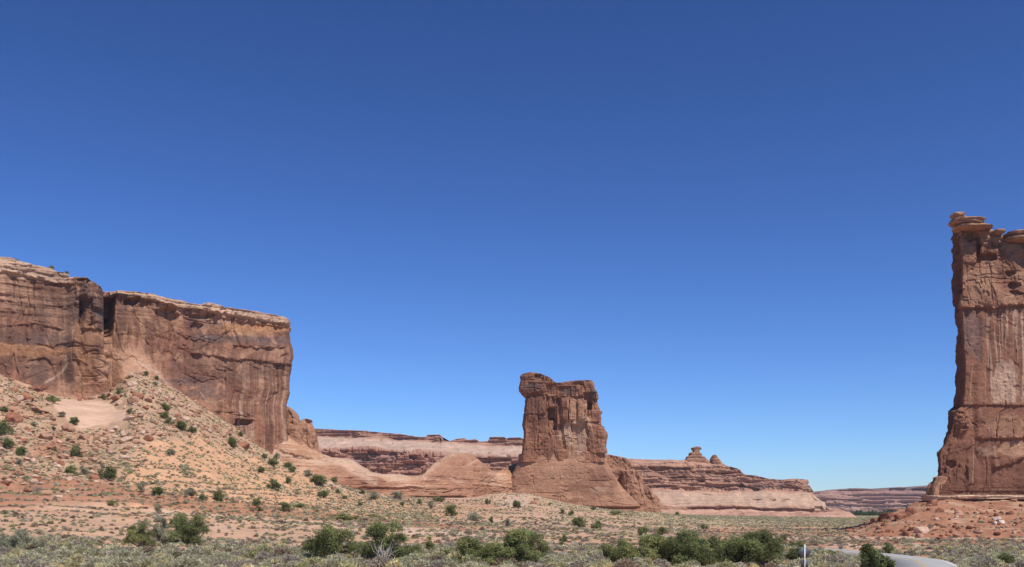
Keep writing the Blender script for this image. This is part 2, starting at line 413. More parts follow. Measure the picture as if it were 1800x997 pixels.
def formation(name, mat, D, ul, ur, top, vb, relief, colour, lean=None, thick=None, p=9.0, front=None, nF=400, nS=24, nB=60, nz=200,
              vdense=None, cap=1.5, parent=None, seed=1, shear=0.0):
    """a closed rock body: its face is laid along the distance line D(u), its two ends follow the profiles ul/ur (row -> column),
    its crest follows top (column -> row); `lean(u,v)` sets the face back, `thick(v)` is the depth of the body in metres"""
    top = interp(top); ulf, urf = interp(ul), interp(ur)
    a = np.linspace(-1, 1, nF) if front is None else np.asarray(front)
    nF = len(a)
    bs = np.linspace(-1, 1, nS + 2)[1:-1]
    A = np.concatenate((a, np.ones(nS), np.linspace(1, -1, nB), -np.ones(nS)))
    B = np.concatenate((-np.ones(nF), bs, np.ones(nB), -bs))
    k = (np.abs(A) ** p + np.abs(B) ** p) ** (-1.0 / p)
    A, B = A * k, B * k
    M = len(A)
    uu = np.linspace(ul[0][1] - 50, ur[0][1] + 50, 400)
    ua, ub = min(q[1] for q in ul), max(q[1] for q in ur)
    vt = top(np.linspace(ua, ub, 400)).min()
    t = np.linspace(0, 1, nz) if vdense is None else np.asarray(vdense)
    t_rows = np.concatenate((t, np.ones(5)))
    bs_rows = np.concatenate((np.ones(len(t)), np.array([0.86, 0.62, 0.36, 0.12, 0.0])))
    rise = np.concatenate((np.zeros(len(t)), np.array([0.35, 0.7, 0.9, 1.0, 1.0]))) * cap
    vn = vb + (vt - vb) * t_rows
    def edge(f):
        u = f(np.full_like(vn, vt))
        for _ in range(3): u = f(vb + (vn - vb) * (top(u) - vb) / (vt - vb))
        return u
    UL, UR = edge(ulf), edge(urf)
    U = UL[:, None] + (A[None, :] + 1) / 2 * (UR - UL)[:, None]
    V = vb + (vn[:, None] - vb) * (top(U) - vb) / (vt - vb)
    Df = D(U) if callable(D) else np.full(U.shape, float(D))
    Yf = Df + (lean(U, V) if lean else 0)
    th = thick(U, V) if thick else np.full(U.shape, 30.0)
    Bm = -1 + (B[None, :] + 1)
    bq = ((B[None, :] + 1) / 2 - 0.5) * bs_rows[:, None] + 0.5
    Y = Yf + bq * th
    X = (U - 900) / F * (Yf + bq * th * shear)
    Z = CZ + (H0 - V) / F * Yf + rise[:, None]
    g = R()
    g.U, g.V, g.X, g.Y, g.Z = U, V, X, Y, Z
    mid = len(t) // 2
    ds = np.hypot(np.diff(X[mid], append=X[mid, :1]), np.diff(Y[mid], append=Y[mid, :1]))
    g.S = np.repeat(np.concatenate(([0], np.cumsum(ds)[:-1]))[None, :], len(vn), 0)
    g.front = np.repeat((B[None, :] < -0.6).astype(float), len(vn), 0)
    g.end = np.repeat(sstep(-0.9, -0.2, B)[None, :] , len(vn), 0)
    g.T = np.repeat(t_rows[:, None], M, 1)
    g.body = np.repeat((bs_rows[:, None] > 0.99).astype(float), M, 1)
    Pn = np.stack((X, Y, Z), -1)
    dj = np.roll(Pn, -1, 1) - np.roll(Pn, 1, 1); di = np.gradient(Pn, axis=0)
    N = np.cross(dj, di)
    N /= np.linalg.norm(N, axis=-1, keepdims=True) + 1e-9
    # keep the direction of push mostly horizontal and smooth
    N = np.apply_along_axis(lambda q: np.convolve(np.concatenate((q[-3:], q, q[:3])), np.ones(7) / 7, mode='valid'), 1, N)
    N[..., 2] *= 0.6
    N[len(t) - 3:] = N[len(t) - 4] * np.array([1, 1, 0.0])
    N /= np.linalg.norm(N, axis=-1, keepdims=True) + 1e-9
    g.seed = seed
    d = relief(g)
    d = np.where(bs_rows[:, None] > 0.99, d, d * bs_rows[:, None] * 0.4)
    Pn = Pn + N * d[..., None]
    Pn[len(t) - 1:, :, 2] += (0.35 * cap * fbm(X[len(t) - 1:] / 6, Y[len(t) - 1:] / 6, 0 * X[len(t) - 1:], seed + 60, 4))
    g.d = d
    g.P = Pn
    C = np.clip(colour(g), 0.01, 0.9)
    nzr = len(vn)
    i = np.arange(nzr - 1)[:, None] * M; j = np.arange(M)[None, :]; j2 = (j + 1) % M
    f = np.stack((i + j, i + j2, i + M + j2, i + M + j), -1).reshape(-1, 4)
    return link_mesh(name, Pn.reshape(-1, 3), f, mat, col=C.reshape(-1, 3), parent=parent)

def blocks(g, w, h, seed, amp, crack=0.0, cw=0.05, warp=0.6, s=None):
    """jointed slabs: courses of uneven blocks stand out or back by a random step; some joints are open"""
    s = g.S if s is None else s
    zz = g.Z / h + 0.45 * warp * fbm(s / (3 * w), g.Z / (3 * h), 0 * s, seed + 3, 3)
    row = np.floor(zz); fz = zz - row; one = np.zeros(s.shape, np.int64)
    rnd = lambda a, b, k: (h3(a.astype(np.int64), b.astype(np.int64), one, seed + k) & np.uint32(1023)).astype(np.float32) / 1023
    xx = s / w * (0.7 + 0.8 * rnd(row, row * 0, 5)) + 17.3 * rnd(row, row * 0, 6) + 0.45 * warp * fbm(s / (2 * w), g.Z / (3 * h), 0 * s + 9, seed + 4, 3)
    cell = np.floor(xx); fx = xx - cell
    j = (rnd(cell, row, 7) - 0.5) * 0.5; fx2 = fx + j * fx * (1 - fx)
    r = rnd(cell, row, 8); r2 = rnd(cell, row, 9); r3 = rnd(cell, row, 10)
    e = np.minimum(np.minimum(fx2, 1 - fx2) * w, np.minimum(fz, 1 - fz) * h) / min(w, h)
    d = amp * ((r - 0.5) + 0.35 * (r3 - 0.5) * (fx - 0.5) * 2) * sstep(0.0, 0.05, e)
    if crack: d = d - crack * 0.6 * sstep(cw, 0.0, e) * (r2 > 0.55) * np.clip(0.5 + gnoise(s / w, g.Z / h, 0 * s, seed + 11), 0, 1)
    return d

def cracks(g, w, h, seed, depth, dens=0.0, thin=0.06):
    """irregular open fractures: upright where h > w, flat-lying where w > h"""
    x, y = g.S / w, g.Z / h
    n = gnoise(x + 0.35 * gnoise(x * 2.3, y * 2.3, 0 * x, seed + 2), y, 0 * x, seed)
    return -depth * np.exp(-(n / thin) ** 2) * sstep(dens, dens + 0.2, gnoise(x * 0.7, y * 0.9, 0 * x + 3, seed + 1))

def spall(g, w, h, seed, amp, oc=4):
    """plates fallen from the face, leaving crisp-edged scars"""
    n = fbm(g.S / w, g.Z / h, 0 * g.S, seed, oc, 0.5)
    return amp * (sstep(-0.025, 0.025, n) + 0.6 * sstep(0.36, 0.41, n) - 0.6 * sstep(-0.36, -0.41, n) - 0.5)

def strata(g, h, seed, amp, sharp=3.0, wob=0.25):
    zz = g.Z / h + wob * fbm(g.X / (12 * h), g.Y / (12 * h), 0 * g.X, seed, 3)
    n = gnoise(g.X / (30 * h), g.Y / (30 * h), zz, seed + 1) + 0.5 * gnoise(g.X / (18 * h), g.Y / (18 * h), zz * 2.3, seed + 2)
    return amp * np.tanh(n * sharp)

def rough(g, sc, seed, amp, octv=4, vs=1.0):
    return amp * fbm(g.X / sc, g.Y / sc, g.Z / (sc * vs), seed, octv)

def groove(g, poly, w, depth):
    wu, wv = 1.6 * gnoise(g.U / 9, g.V / 9, 0 * g.U, 71), 1.6 * gnoise(g.U / 9, g.V / 9, 0 * g.U, 72)
    k = 0.30 + 0.9 * gnoise(g.U / 14, g.V / 14, 0 * g.U, 73)
    return -depth * np.clip(k, 0.05, 1) * np.exp(-(seg_dist(g.U + wu, g.V + wv, poly) / w) ** 2) * g.front

def niche(g, u0, u1, v0, v1, depth, soft=1.2, tilt=0.0, wob=1.2, seed=75, slant=0.0):
    """box-shaped recess (or, with negative depth, a slab standing proud); `tilt` turns its face, `slant` leans its sides"""
    u = g.U + wob * gnoise(g.U / 7, g.V / 9, 0 * g.U, seed) - slant * (g.V - v0); v = g.V + wob * gnoise(g.U / 8, g.V / 8, 0 * g.U, seed + 1)
    m = sstep(u0 - soft, u0 + soft, u) * sstep(u1 + soft, u1 - soft, u) * sstep(v0 - soft, v0 + soft, v) * sstep(v1 + soft, v1 - soft, v)
    return m * (-depth + tilt * (u - 0.5 * (u0 + u1)) / (u1 - u0)) * g.front

def ledge(g, poly, out, soft=1.2, fade=8.0, reach=1e9):
    """everything above the line stands out by `out` metres (fading back over `reach` rows): an overhang along the line"""
    us = [q[0] for q in poly]; sd = int(us[0] + poly[0][1])
    vl = interp(poly)(g.U) + 1.6 * gnoise(g.U / 6, 0 * g.U, 0 * g.U, sd) + 2.0 * gnoise(g.U / 22, 0 * g.U, 0 * g.U, sd + 1)
    h = vl - g.V
    k = np.clip(0.62 + 1.1 * gnoise(g.U / 16, 0 * g.U, 0 * g.U, sd + 2) + 0.5 * gnoise(g.U / 5, 0 * g.U, 0 * g.U, sd + 3), 0.0, 1.35)
    out = out * lerp(k, 0.7, sstep(0.0, 5.0, h))
    return out * sstep(-soft * 0.5, soft * 0.5, h) * sstep(us[0] - fade, us[0] + fade, g.U) * sstep(us[-1] + fade, us[-1] - fade, g.U) * np.exp(-np.maximum(h, 0) / reach) * g.front

def hollow(g, cu, cv, ru, rv, depth, nz=0.25, seed=3, flat=0.0):
    dv = (g.V - cv) / rv
    q = (np.abs((g.U - cu) / ru) ** 2.6 + np.abs(np.where(dv < 0, dv * 1.15, dv * 0.8)) ** 2.2) ** 0.42 + max(nz, 0.45) * fbm(g.U / ru * 0.9, g.V / rv * 0.7, 0 * g.U, seed, 4)
    return -depth * sstep(1.0, 0.65, q) * g.front

def patch(g, cu, cv, ru, rv, nz=0.45, seed=5, soft=0.22):
    q = np.hypot((g.U - cu) / ru, (g.V - cv) / rv) + nz * fbm(g.U / (0.55 * ru + 3), g.V / (0.7 * rv + 4), 0 * g.U, seed, 5, 0.62)
    return sstep(1.0 + soft, 1.0 - soft, q)

def streaks(g, w, length, seed, thr=0.1, soft=0.3):
    n = fbm(g.S / w, g.Z / length, 0 * g.S, seed, 3) + 0.35 * gnoise(g.S / (w * 5), g.Z / (length * 0.7), 0 * g.S, seed + 9)
    n = n + 0.30 * gnoise(g.S / (w * 0.35), g.Z / (length * 0.5), 0 * g.S, seed + 5)
    return sstep(thr - 0.55 * soft, thr + 0.55 * soft, n)

K_RED = np.array([0.284, 0.131, 0.077]); K_TAN = np.array([0.390, 0.214, 0.132]); K_PALE = np.array([0.52, 0.340, 0.232])
K_VARN = np.array([0.105, 0.060, 0.047]); K_BLUE = np.array([0.10, 0.078, 0.075]); K_ORANGE = np.array([0.385, 0.185, 0.090]); K_BROWN = np.array([0.160, 0.071, 0.046])

# ---- the long cliff at the left
D_CL = interp([(-500, 350), (-100, 394), (0, 404), (60, 410), (120, 417), (186, 424), (194, 441), (210, 443), (300, 456), (400, 474), (505, 496), (540, 505)])
def cliff_relief(g):
    U, V = g.U, g.V
    d = rough(g, 34, 11, 1.3, 3) + rough(g, 7, 12, 0.45, 4) + rough(g, 2.0, 13, 0.16, 3)
    k1 = sstep(-0.15, 0.35, fbm(U / 60, V / 40, 0 * U, 23, 2))
    d = d + blocks(g, 13, 22, 21, 1.3, 0.5, 0.03, 1.2) * (0.35 + 0.65 * k1) + 0.5 * blocks(g, 5, 9, 22, 0.9, 0.4, 0.05, 1.2) * k1 + 0.5 * gnoise(g.S / 3.0, g.Z / 26, 0 * g.S, 25) * sstep(600, 660, V)
    d = d + (spall(g, 16, 24, 26, 0.5) + 0.5 * spall(g, 5, 8, 27, 0.25)) * (0.35 + 0.65 * sstep(430, 360, U) * sstep(680, 640, V)) + cracks(g, 6, 34, 28, 1.0, 0.05, 0.04) + cracks(g, 22, 5, 29, 0.6, 0.18, 0.05)
    # buttress with its own faces and the cleft on its right
    d = d + 4.2 * sstep(112, 134, U + 0.04 * (V - 560)) * sstep(186, 178, U - 0.03 * (V - 560)) * sstep(700, 650, V) * g.front
    d = d + 2.5 * sstep(136, 150, U) * sstep(184, 165, U) * sstep(690, 600, V) * g.front
    d = d - 3.0 * sstep(170, 186, U) * sstep(192, 187, U) * sstep(640, 600, V) * g.front
    d = d + niche(g, 190, 202, 523, 556, 13, 1.3, slant=-0.07) + niche(g, 187, 199, 548, 588, 13, 1.8, slant=-0.06, seed=85) + niche(g, 185, 195, 580, 616, 11, 2.2, slant=-0.05, seed=95) + niche(g, 184, 193, 608, 632, 7, 2.4, slant=0.1, seed=105) + 2.2 * sstep(200, 203, U + 0.05 * (V - 540)) * sstep(330, 240, U) * sstep(640, 560, V) * g.front
    d = d + groove(g, [(127, 478), (128, 510), (131, 560)], 1.0, 0.8)
    d = d + niche(g, 138, 160, 532, 578, 3.0, 1.5, 1.0, 2.5) + niche(g, 160, 182, 548, 560, 2.0, 1.5, 0, 2.5) + niche(g, 134, 172, 496, 512, 1.6, 1.5, 1.0, 2.0) + niche(g, 140, 180, 584, 594, 1.2, 1.5, 0, 2.5) + niche(g, 132, 150, 498, 528, -1.4, 1.5, 0.8, 2.0)
    # foot flares out below the cleft
    d = d + 9.0 * sstep(585, 700, V) * sstep(192, 214, U) * sstep(300, 230, U) * g.front
    d = d + 3.0 * sstep(650, 720, V) * sstep(330, 60, np.abs(U - 80)) * g.front
    # cap rock over a shadowed parting
    capl = [(-60, 474), (0, 481), (40, 484), (70, 492), (100, 497), (125, 503)]
    d = d + ledge(g, capl, 2.2, 1.5, 5) + ledge(g, [(0, 472), (60, 478), (120, 488)], 1.1, 1.2, 10)
    capr = [(198, 520), (225, 528), (280, 536), (300, 538), (318, 545), (340, 546), (380, 552), (430, 559), (470, 566), (505, 573)]
    d = d + ledge(g, capr, 2.6, 1.5, 3) + ledge(g, [(330, 552), (400, 561), (460, 571), (505, 578)], 1.2, 1.2, 10)
    d = d + hollow(g, 228, 531, 14, 7, 2.6, seed=34) + hollow(g, 292, 549, 22, 12, 4.0, seed=35, nz=0.35) + hollow(g, 350, 556, 26, 5, 2.2, seed=36) + hollow(g, 345, 572, 12, 6, 1.8, seed=37)
    # ledges and cracks across the face
    d = d + ledge(g, [(335, 622), (372, 626), (410, 634), (440, 632), (470, 637), (509, 646)], 1.8, 1.4, 6, 26)
    d = d + ledge(g, [(410, 607), (440, 612), (500, 612)], 1.4, 1.2, 6, 18) + ledge(g, [(310, 585), (340, 600), (350, 596)], 0.9, 1.2, 5, 12)
    d = d + ledge(g, [(215, 536), (260, 545), (300, 556)], 0.8, 1.5, 8, 14) + ledge(g, [(0, 575), (60, 568), (110, 580)], 1.0, 1.3, 8, 20)
    d = d + ledge(g, [(398, 715), (425, 728), (450, 735)], -1.2, 1.2, 5, 30) + hollow(g, 428, 741, 17, 7, 3.2, seed=38, nz=0.15)
    for k, q in enumerate(([(268, 580), (276, 600), (282, 625)], [(250, 590), (262, 612), (270, 640)], [(470, 705), (480, 697), (488, 690)], [(395, 640), (398, 690), (396, 730)],
                           [(486, 645), (488, 690)], [(300, 575), (308, 600), (330, 610)], [(235, 560), (250, 575)], [(60, 500), (62, 560)], [(0, 633), (14, 640)], [(36, 640), (50, 646)])):
        d = d + groove(g, q, 1.0, 1.3)
    # shell-like scars low on the buttress
    for cu, cv, r in ((120, 640, 34), (160, 650, 26), (70, 660, 30)):
        q = np.hypot(U - cu, (V - cv) * 0.9)
        d = d - 0.7 * sstep(r, r - 4, q + 7 * gnoise(U / 14, V / 14, 0 * U, 44)) * g.front
    d = d + strata(g, 2.2, 51, 0.3, 3) * (0.12 + 0.88 * sstep(570, 540, V)) + strata(g, 0.8, 52, 0.15, 3) * sstep(570, 540, V)
    return d
def cliff_colour(g):
    U, V = g.U, g.V
    n = fbm(g.S / 30, g.Z / 18, 0 * g.S, 61, 4); n2 = fbm(g.S / 8, g.Z / 8, 0 * g.S, 62, 3)
    c = np.zeros(U.shape + (3,)) + K_TAN * 0.97
    c = mix(c, K_RED, sstep(-0.2, 0.5, n))
    low = sstep(640, 700, V) * sstep(180, 300, U)
    c = mix(c, K_RED * 0.98, 0.6 * low)
    c = mix(c, K_BROWN, 0.75 * streaks(g, 2.6, 70, 63, 0.0, 0.3) * sstep(330, 420, U) * sstep(600, 650, V))
    c = mix(c, K_BROWN, 0.70 * streaks(g, 3.0, 40, 64, 0.12, 0.3) * sstep(720, 620, V))
    c = mix(c, K_BROWN * 1.15, 0.55 * sstep(0.0, 0.45, fbm(g.S / 22, g.Z / 16, 0 * g.S, 70, 4)))
    c = mix(c, K_VARN, 0.35 * streaks(g, 6, 60, 68, 0.25, 0.35))
    c = mix(c, K_VARN * 1.2, 0.5 * streaks(g, 1.6, 80, 75, 0.35, 0.25) * sstep(350, 430, U) * sstep(600, 650, V))
    c = mix(c, K_PALE * 0.74, 0.75 * streaks(g, 2.2, 60, 65, 0.26, 0.25) * sstep(350, 430, U) * sstep(610, 650, V))
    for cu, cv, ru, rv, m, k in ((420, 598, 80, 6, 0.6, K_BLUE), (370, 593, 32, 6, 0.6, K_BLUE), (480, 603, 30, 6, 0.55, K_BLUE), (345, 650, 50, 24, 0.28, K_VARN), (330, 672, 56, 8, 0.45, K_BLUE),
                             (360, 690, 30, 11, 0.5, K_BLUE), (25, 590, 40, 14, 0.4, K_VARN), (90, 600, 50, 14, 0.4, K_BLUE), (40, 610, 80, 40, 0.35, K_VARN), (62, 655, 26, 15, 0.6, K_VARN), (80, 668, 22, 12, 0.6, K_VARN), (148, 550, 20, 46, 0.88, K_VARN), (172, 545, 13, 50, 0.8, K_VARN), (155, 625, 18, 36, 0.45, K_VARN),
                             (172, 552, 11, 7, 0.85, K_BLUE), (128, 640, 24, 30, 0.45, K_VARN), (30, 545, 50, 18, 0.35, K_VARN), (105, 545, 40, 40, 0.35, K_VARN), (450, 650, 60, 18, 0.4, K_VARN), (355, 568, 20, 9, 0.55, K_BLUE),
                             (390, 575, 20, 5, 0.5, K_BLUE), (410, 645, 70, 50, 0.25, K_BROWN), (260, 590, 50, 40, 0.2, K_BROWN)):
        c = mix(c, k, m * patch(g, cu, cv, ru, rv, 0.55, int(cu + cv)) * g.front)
    c = mix(c, K_ORANGE * 1.05, 0.75 * patch(g, 450, 577, 75, 8, 0.3, 7) * g.front)
    c = mix(c, K_ORANGE, 0.6 * patch(g, 40, 617, 90, 12, 0.5, 8) * g.front)
    c = mix(c, K_ORANGE, 0.45 * patch(g, 150, 610, 20, 70, 0.5, 18) * g.front)
    c = mix(c, K_TAN * 1.12, 0.8 * patch(g, 215, 650, 45, 38, 0.35, 9) * g.front)
    c = mix(c, K_PALE * 0.9, 0.7 * np.exp(-(seg_dist(U, V, [(232, 640), (270, 655), (310, 695), (350, 722), (395, 745)]) / 4.5) ** 2) * g.front)
    c = mix(c, K_PALE * 0.9, 0.6 * np.exp(-(seg_dist(U, V, [(115, 625), (118, 640), (108, 655), (80, 672)]) / 2.5) ** 2) * g.front)
    c = mix(c, K_PALE * 0.85, 0.5 * np.exp(-(seg_dist(U, V, [(352, 690), (362, 706), (378, 708), (396, 702)]) / 1.3) ** 2) * g.front)
    c = mix(c, K_TAN * 1.1, 0.5 * sstep(0.35, 0.6, fbm(g.S / 7, g.Z / 9, 0 * g.S, 69, 3)) * sstep(205, 230, U))
    # pale bedded cap
    capv = np.where(U < 190, interp([(-60, 474), (0, 480), (60, 488), (125, 497), (190, 505)])(U), interp([(190, 512), (280, 531), (340, 543), (400, 553), (505, 571)])(U))
    cp = sstep(capv + 4, capv + 1, V + 2 * n2)
    cp = cp * np.where((U > 124) & (U < 188), sstep(494, 488, V), 1)
    c = mix(c, K_PALE * 0.93, 0.85 * cp)
    c = mix(c, K_BROWN, 0.6 * cp * sstep(0.15, 0.5, gnoise(g.S / 60, g.Z / 0.9, 0 * g.S, 66)))
    c = mix(c, K_PALE, 0.9 * (1 - g.body))
    return c * (1 + 0.10 * n2 + 0.08 * fbm(g.S / 3, g.Z / 2, 0 * g.S, 67, 3))[..., None]

f_u = np.concatenate((np.linspace(-1, -0.115, 40)[:-1], np.linspace(-0.115, 1, 640)))      # u from -400 to 510
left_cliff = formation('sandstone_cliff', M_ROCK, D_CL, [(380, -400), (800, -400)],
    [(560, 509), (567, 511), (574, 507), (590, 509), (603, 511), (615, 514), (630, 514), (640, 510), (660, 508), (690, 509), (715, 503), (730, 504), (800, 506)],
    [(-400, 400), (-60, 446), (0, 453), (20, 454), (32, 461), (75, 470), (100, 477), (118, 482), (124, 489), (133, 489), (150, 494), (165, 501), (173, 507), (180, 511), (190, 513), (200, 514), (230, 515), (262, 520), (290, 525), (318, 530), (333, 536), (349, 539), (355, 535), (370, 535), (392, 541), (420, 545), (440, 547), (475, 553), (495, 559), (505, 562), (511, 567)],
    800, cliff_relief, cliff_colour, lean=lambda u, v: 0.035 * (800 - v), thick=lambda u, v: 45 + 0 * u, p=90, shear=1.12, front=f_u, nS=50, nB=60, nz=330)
tag(left_cliff, 'long dark-streaked sandstone cliff with a pale cap, rising behind the rubble slope', 'cliff')

# ---- the slab-sided butte in the middle: a jointed block on a smooth flaring pedestal
butte = empty('rock_butte', ((985 - 900) / F * 610, 610, 6))
tag(butte, 'free-standing red rock butte with a beak-like overhang on top, amid the plain', 'butte')
def butte_relief(g):
    U, V = g.U, g.V
    d = rough(g, 16, 111, 0.9, 3) + rough(g, 4, 112, 0.16, 4)
    d = d + blocks(g, 5.5, 26, 121, 0.9, 0.5, 0.04, 1.3) + 0.5 * blocks(g, 3.5, 9, 122, 0.7, 0.2, 0.05, 1.5) + rough(g, 1.6, 123, 0.12, 3)
    d = d + spall(g, 7, 18, 124, 0.25, 3) + cracks(g, 4.5, 30, 125, 0.7, 0.12, 0.04) + cracks(g, 12, 4.5, 126, 0.6, 0.15, 0.05)
    head = [(912, 690), (926, 692), (945, 693), (958, 699), (975, 697), (1000, 697), (1025, 698), (1050, 702)]
    d = d + ledge(g, head, 1.6, 1.4, 4)
    for u0, u1, v0, v1, dp, tl in ((963, 978, 699, 720, -0.6, 0.6), (962, 975, 717, 738, 2.8, 0.8), (966, 979, 733, 755, 1.8, -0.8), (979, 985, 700, 790, 0.9, 0.3), (985, 1000, 700, 738, -0.9, 1.0), (1001, 1013, 702, 738, -1.2, -0.5), (1014, 1031, 702, 740, -1.5, 0.7),
                            (1032, 1041, 706, 720, 3.4, 0.0), (1026, 1046, 690, 706, 1.5, 0.6), (926, 960, 698, 728, -0.7, 0.8), (924, 944, 730, 790, -0.4, 0.9), (946, 962, 735, 792, 0.4, 0.8), (975, 1000, 746, 792, 0.7, 0.9), (1004, 1031, 746, 793, 1.3, 0.9),
                            (1036, 1060, 748, 796, -0.9, 0.9), (1034, 1054, 722, 742, -0.6, 0.6), (970, 985, 700, 712, 1.2, 0), (960, 980, 676, 694, 0.8, 0.9), (982, 1004, 680, 696, 0.9, 0.5), (1006, 1024, 680, 697, -0.2, 0.8), (940, 956, 658, 668, 1.4, 0.5), (930, 958, 672, 690, -0.5, 0.9), (1008, 1026, 672, 678, 1.0, 0)):
        d = d + niche(g, u0, u1, v0, v1, 1.35 * dp, 0.7, 1.9 * tl, 1.6, int(u0 + v0), slant=0.12 * np.sin(u0 * 1.7 + v0))
    d = d + groove(g, [(961, 695), (964, 715), (963, 745), (969, 790)], 1.2, 1.8) + groove(g, [(999, 700), (1002, 735)], 1.0, 1.2) + groove(g, [(1033, 715), (1032, 745), (1036, 795)], 1.3, 2.0)
    d = d + groove(g, [(938, 790), (940, 765), (946, 745)], 0.9, 0.9) + ledge(g, [(985, 737), (997, 741), (1010, 748), (1020, 738), (1030, 736)], 0.9, 1.2, 3, 12)
    d = d + strata(g, 1.6, 141, 0.25, 3) * (0.15 + 0.85 * sstep(690, 680, V))
    return d
def butte_colour(g):
    U, V = g.U, g.V
    n = fbm(g.S / 10, g.Z / 10, 0 * g.S, 151, 4); n2 = fbm(g.S / 3, g.Z / 3, 0 * g.S, 152, 3)
    c = np.zeros(U.shape + (3,)) + K_RED * 1.02
    c = mix(c, K_BROWN, 0.75 * sstep(-0.35, 0.4, n) * (0.35 + 0.65 * sstep(1010, 940, U)))
    c = mix(c, K_VARN, 0.45 * streaks(g, 1.6, 25, 153, 0.3, 0.35) * sstep(745, 715, V))
    c = mix(c, K_BLUE, 0.75 * patch(g, 935, 681, 15, 7, 0.4, 154) * g.front); c = mix(c, K_BLUE, 0.6 * patch(g, 1000, 688, 14, 6, 0.5, 155) * g.front)
    c = mix(c, K_BLUE, 0.7 * patch(g, 1042, 694, 8, 8, 0.4, 156) * g.front); c = mix(c, K_BROWN, 0.6 * patch(g, 940, 720, 20, 40, 0.5, 157) * g.front)
    c = mix(c, K_PALE * 0.92, 0.75 * patch(g, 1012, 765, 24, 30, 0.5, 158) * g.front)
    c = mix(c, K_PALE * 0.8, 0.5 * streaks(g, 1.3, 25, 159, 0.35, 0.3) * sstep(735, 755, V) * sstep(955, 975, U))
    c = mix(c, K_TAN * 1.05, 0.7 * patch(g, 1016, 718, 18, 18, 0.35, 160) * g.front)
    c = mix(c, K_TAN * 1.15, 0.7 * (1 - g.body))
    return c * (1 + 0.10 * n2 + 0.10 * n)[..., None]
block = formation('rock_block', M_ROCK, 605.6,
    [(655, 921), (662, 918.5), (668, 920), (676, 917), (686, 917), (691, 921), (695, 926), (702, 925), (720, 923), (735, 922), (745, 920), (760, 921), (790, 919), (812, 917)],
    [(660, 1036), (672, 1038), (680, 1043), (690, 1047), (698, 1051), (705, 1050), (718, 1053), (735, 1055), (745, 1056), (752, 1055), (765, 1059), (780, 1059), (797, 1062), (812, 1063)],
    [(910, 657), (921, 657), (928, 655), (940, 655), (950, 657), (958, 660), (966, 664), (973, 670), (979, 673), (990, 672), (1005, 670), (1020, 669), (1034, 668), (1039, 672), (1045, 683), (1060, 690)],
    812, butte_relief, butte_colour, lean=lambda u, v: 0.02 * (812 - v), thick=lambda u, v: 20 + 0 * u, p=18, nF=300, nS=36, nB=50, nz=300, cap=0.6, parent=butte)
def ped_relief(g):
    U, V = g.U, g.V
    d = rough(g, 22, 171, 0.9, 3) + rough(g, 3, 172, 0.12, 4) + 0.15 * strata(g, 2.5, 173, 0.35, 3)
    d = d + ledge(g, [(1030, 835), (1060, 838), (1085, 836)], 0.5, 1.2, 8, 14) + groove(g, [(933, 838), (937, 838)], 2.2, 1.6) + groove(g, [(937, 846), (938, 854)], 0.9, 0.9) + groove(g, [(968, 841), (975, 843)], 1.0, 0.9) + groove(g, [(995, 808), (1008, 808)], 0.9, 0.9)
    d = d + groove(g, [(1065, 815), (1085, 850), (1110, 880)], 1.5, 0.9) + groove(g, [(1045, 860), (1056, 890)], 1.3, 0.6)
    d = d + 0.35 * spall(g, 18, 7, 176, 0.6) + cracks(g, 26, 2.6, 177, 0.5, 0.12, 0.05) + cracks(g, 5, 16, 178, 0.5, 0.2, 0.04)
    d = d + hollow(g, 1000, 893, 200, 2.5, 1.5, 0.3, 174) + ledge(g, [(880, 868), (960, 881), (1010, 888), (1080, 892), (1140, 894)], 0.7, 1.0, 8, 30)
    d = d + 0.35 * blocks(g, 22, 7, 175, 0.7, 0.25, 0.03, 1.0)
    return d
def ped_colour(g):
    U, V = g.U, g.V
    n = fbm(g.S / 14, g.Z / 8, 0 * g.S, 181, 4); bed = gnoise(g.X / 90, 0 * U, g.Z / 2.6 + 0.5 * n, 182)
    c = np.zeros(U.shape + (3,)) + lerp(K_RED, K_TAN, 0.6) * 0.98
    c = mix(c, K_RED * 1.05, 0.35 * sstep(0, 0.5, bed)); c = mix(c, K_TAN * 1.2, 0.4 * sstep(0.0, 0.5, -bed))
    c = mix(c, K_BROWN, 0.5 * patch(g, 1040, 850, 46, 30, 0.5, 183) * g.front); c = mix(c, K_TAN * 1.12, 0.5 * patch(g, 1000, 826, 40, 22, 0.5, 184) * g.front)
    c = mix(c, K_PALE * 0.85, 0.5 * streaks(g, 1.5, 18, 185, 0.5, 0.25) * sstep(860, 820, V)); c = mix(c, K_PALE * 0.85, 0.5 * patch(g, 1052, 862, 12, 7, 0.5, 186) * g.front)
    c = mix(c, K_RED, 0.8 * sstep(884, 893, V))
    return c * (1 + 0.12 * n)[..., None]
pedestal = formation('pedestal', M_ROCK, 600.0,
    [(790, 916), (800, 912), (815, 908), (830, 901), (848, 895), (868, 889), (920, 880)], [(792, 1062), (802, 1066), (815, 1073), (830, 1081), (850, 1094), (870, 1112), (895, 1134), (920, 1150)],
    [(880, 797), (1064, 798), (1150, 806)], 920, ped_relief, ped_colour, lean=lambda u, v: 0.05 * (920 - v), thick=lambda u, v: 26 + 0 * u, p=4, nF=330, nS=36, nB=50, nz=160, cap=0.3, parent=butte)
def slab_relief(g):
    return rough(g, 9, 191 + g.seed, 1.3, 4) + blocks(g, 7, 16, 192 + g.seed, 0.8, 0.4, 0.05, 1.4) + spall(g, 6, 10, 196 + g.seed, 0.5, 3) + cracks(g, 4, 14, 197 + g.seed, 0.7, 0.1, 0.05) + strata(g, 2.5, 193, 0.12, 3)
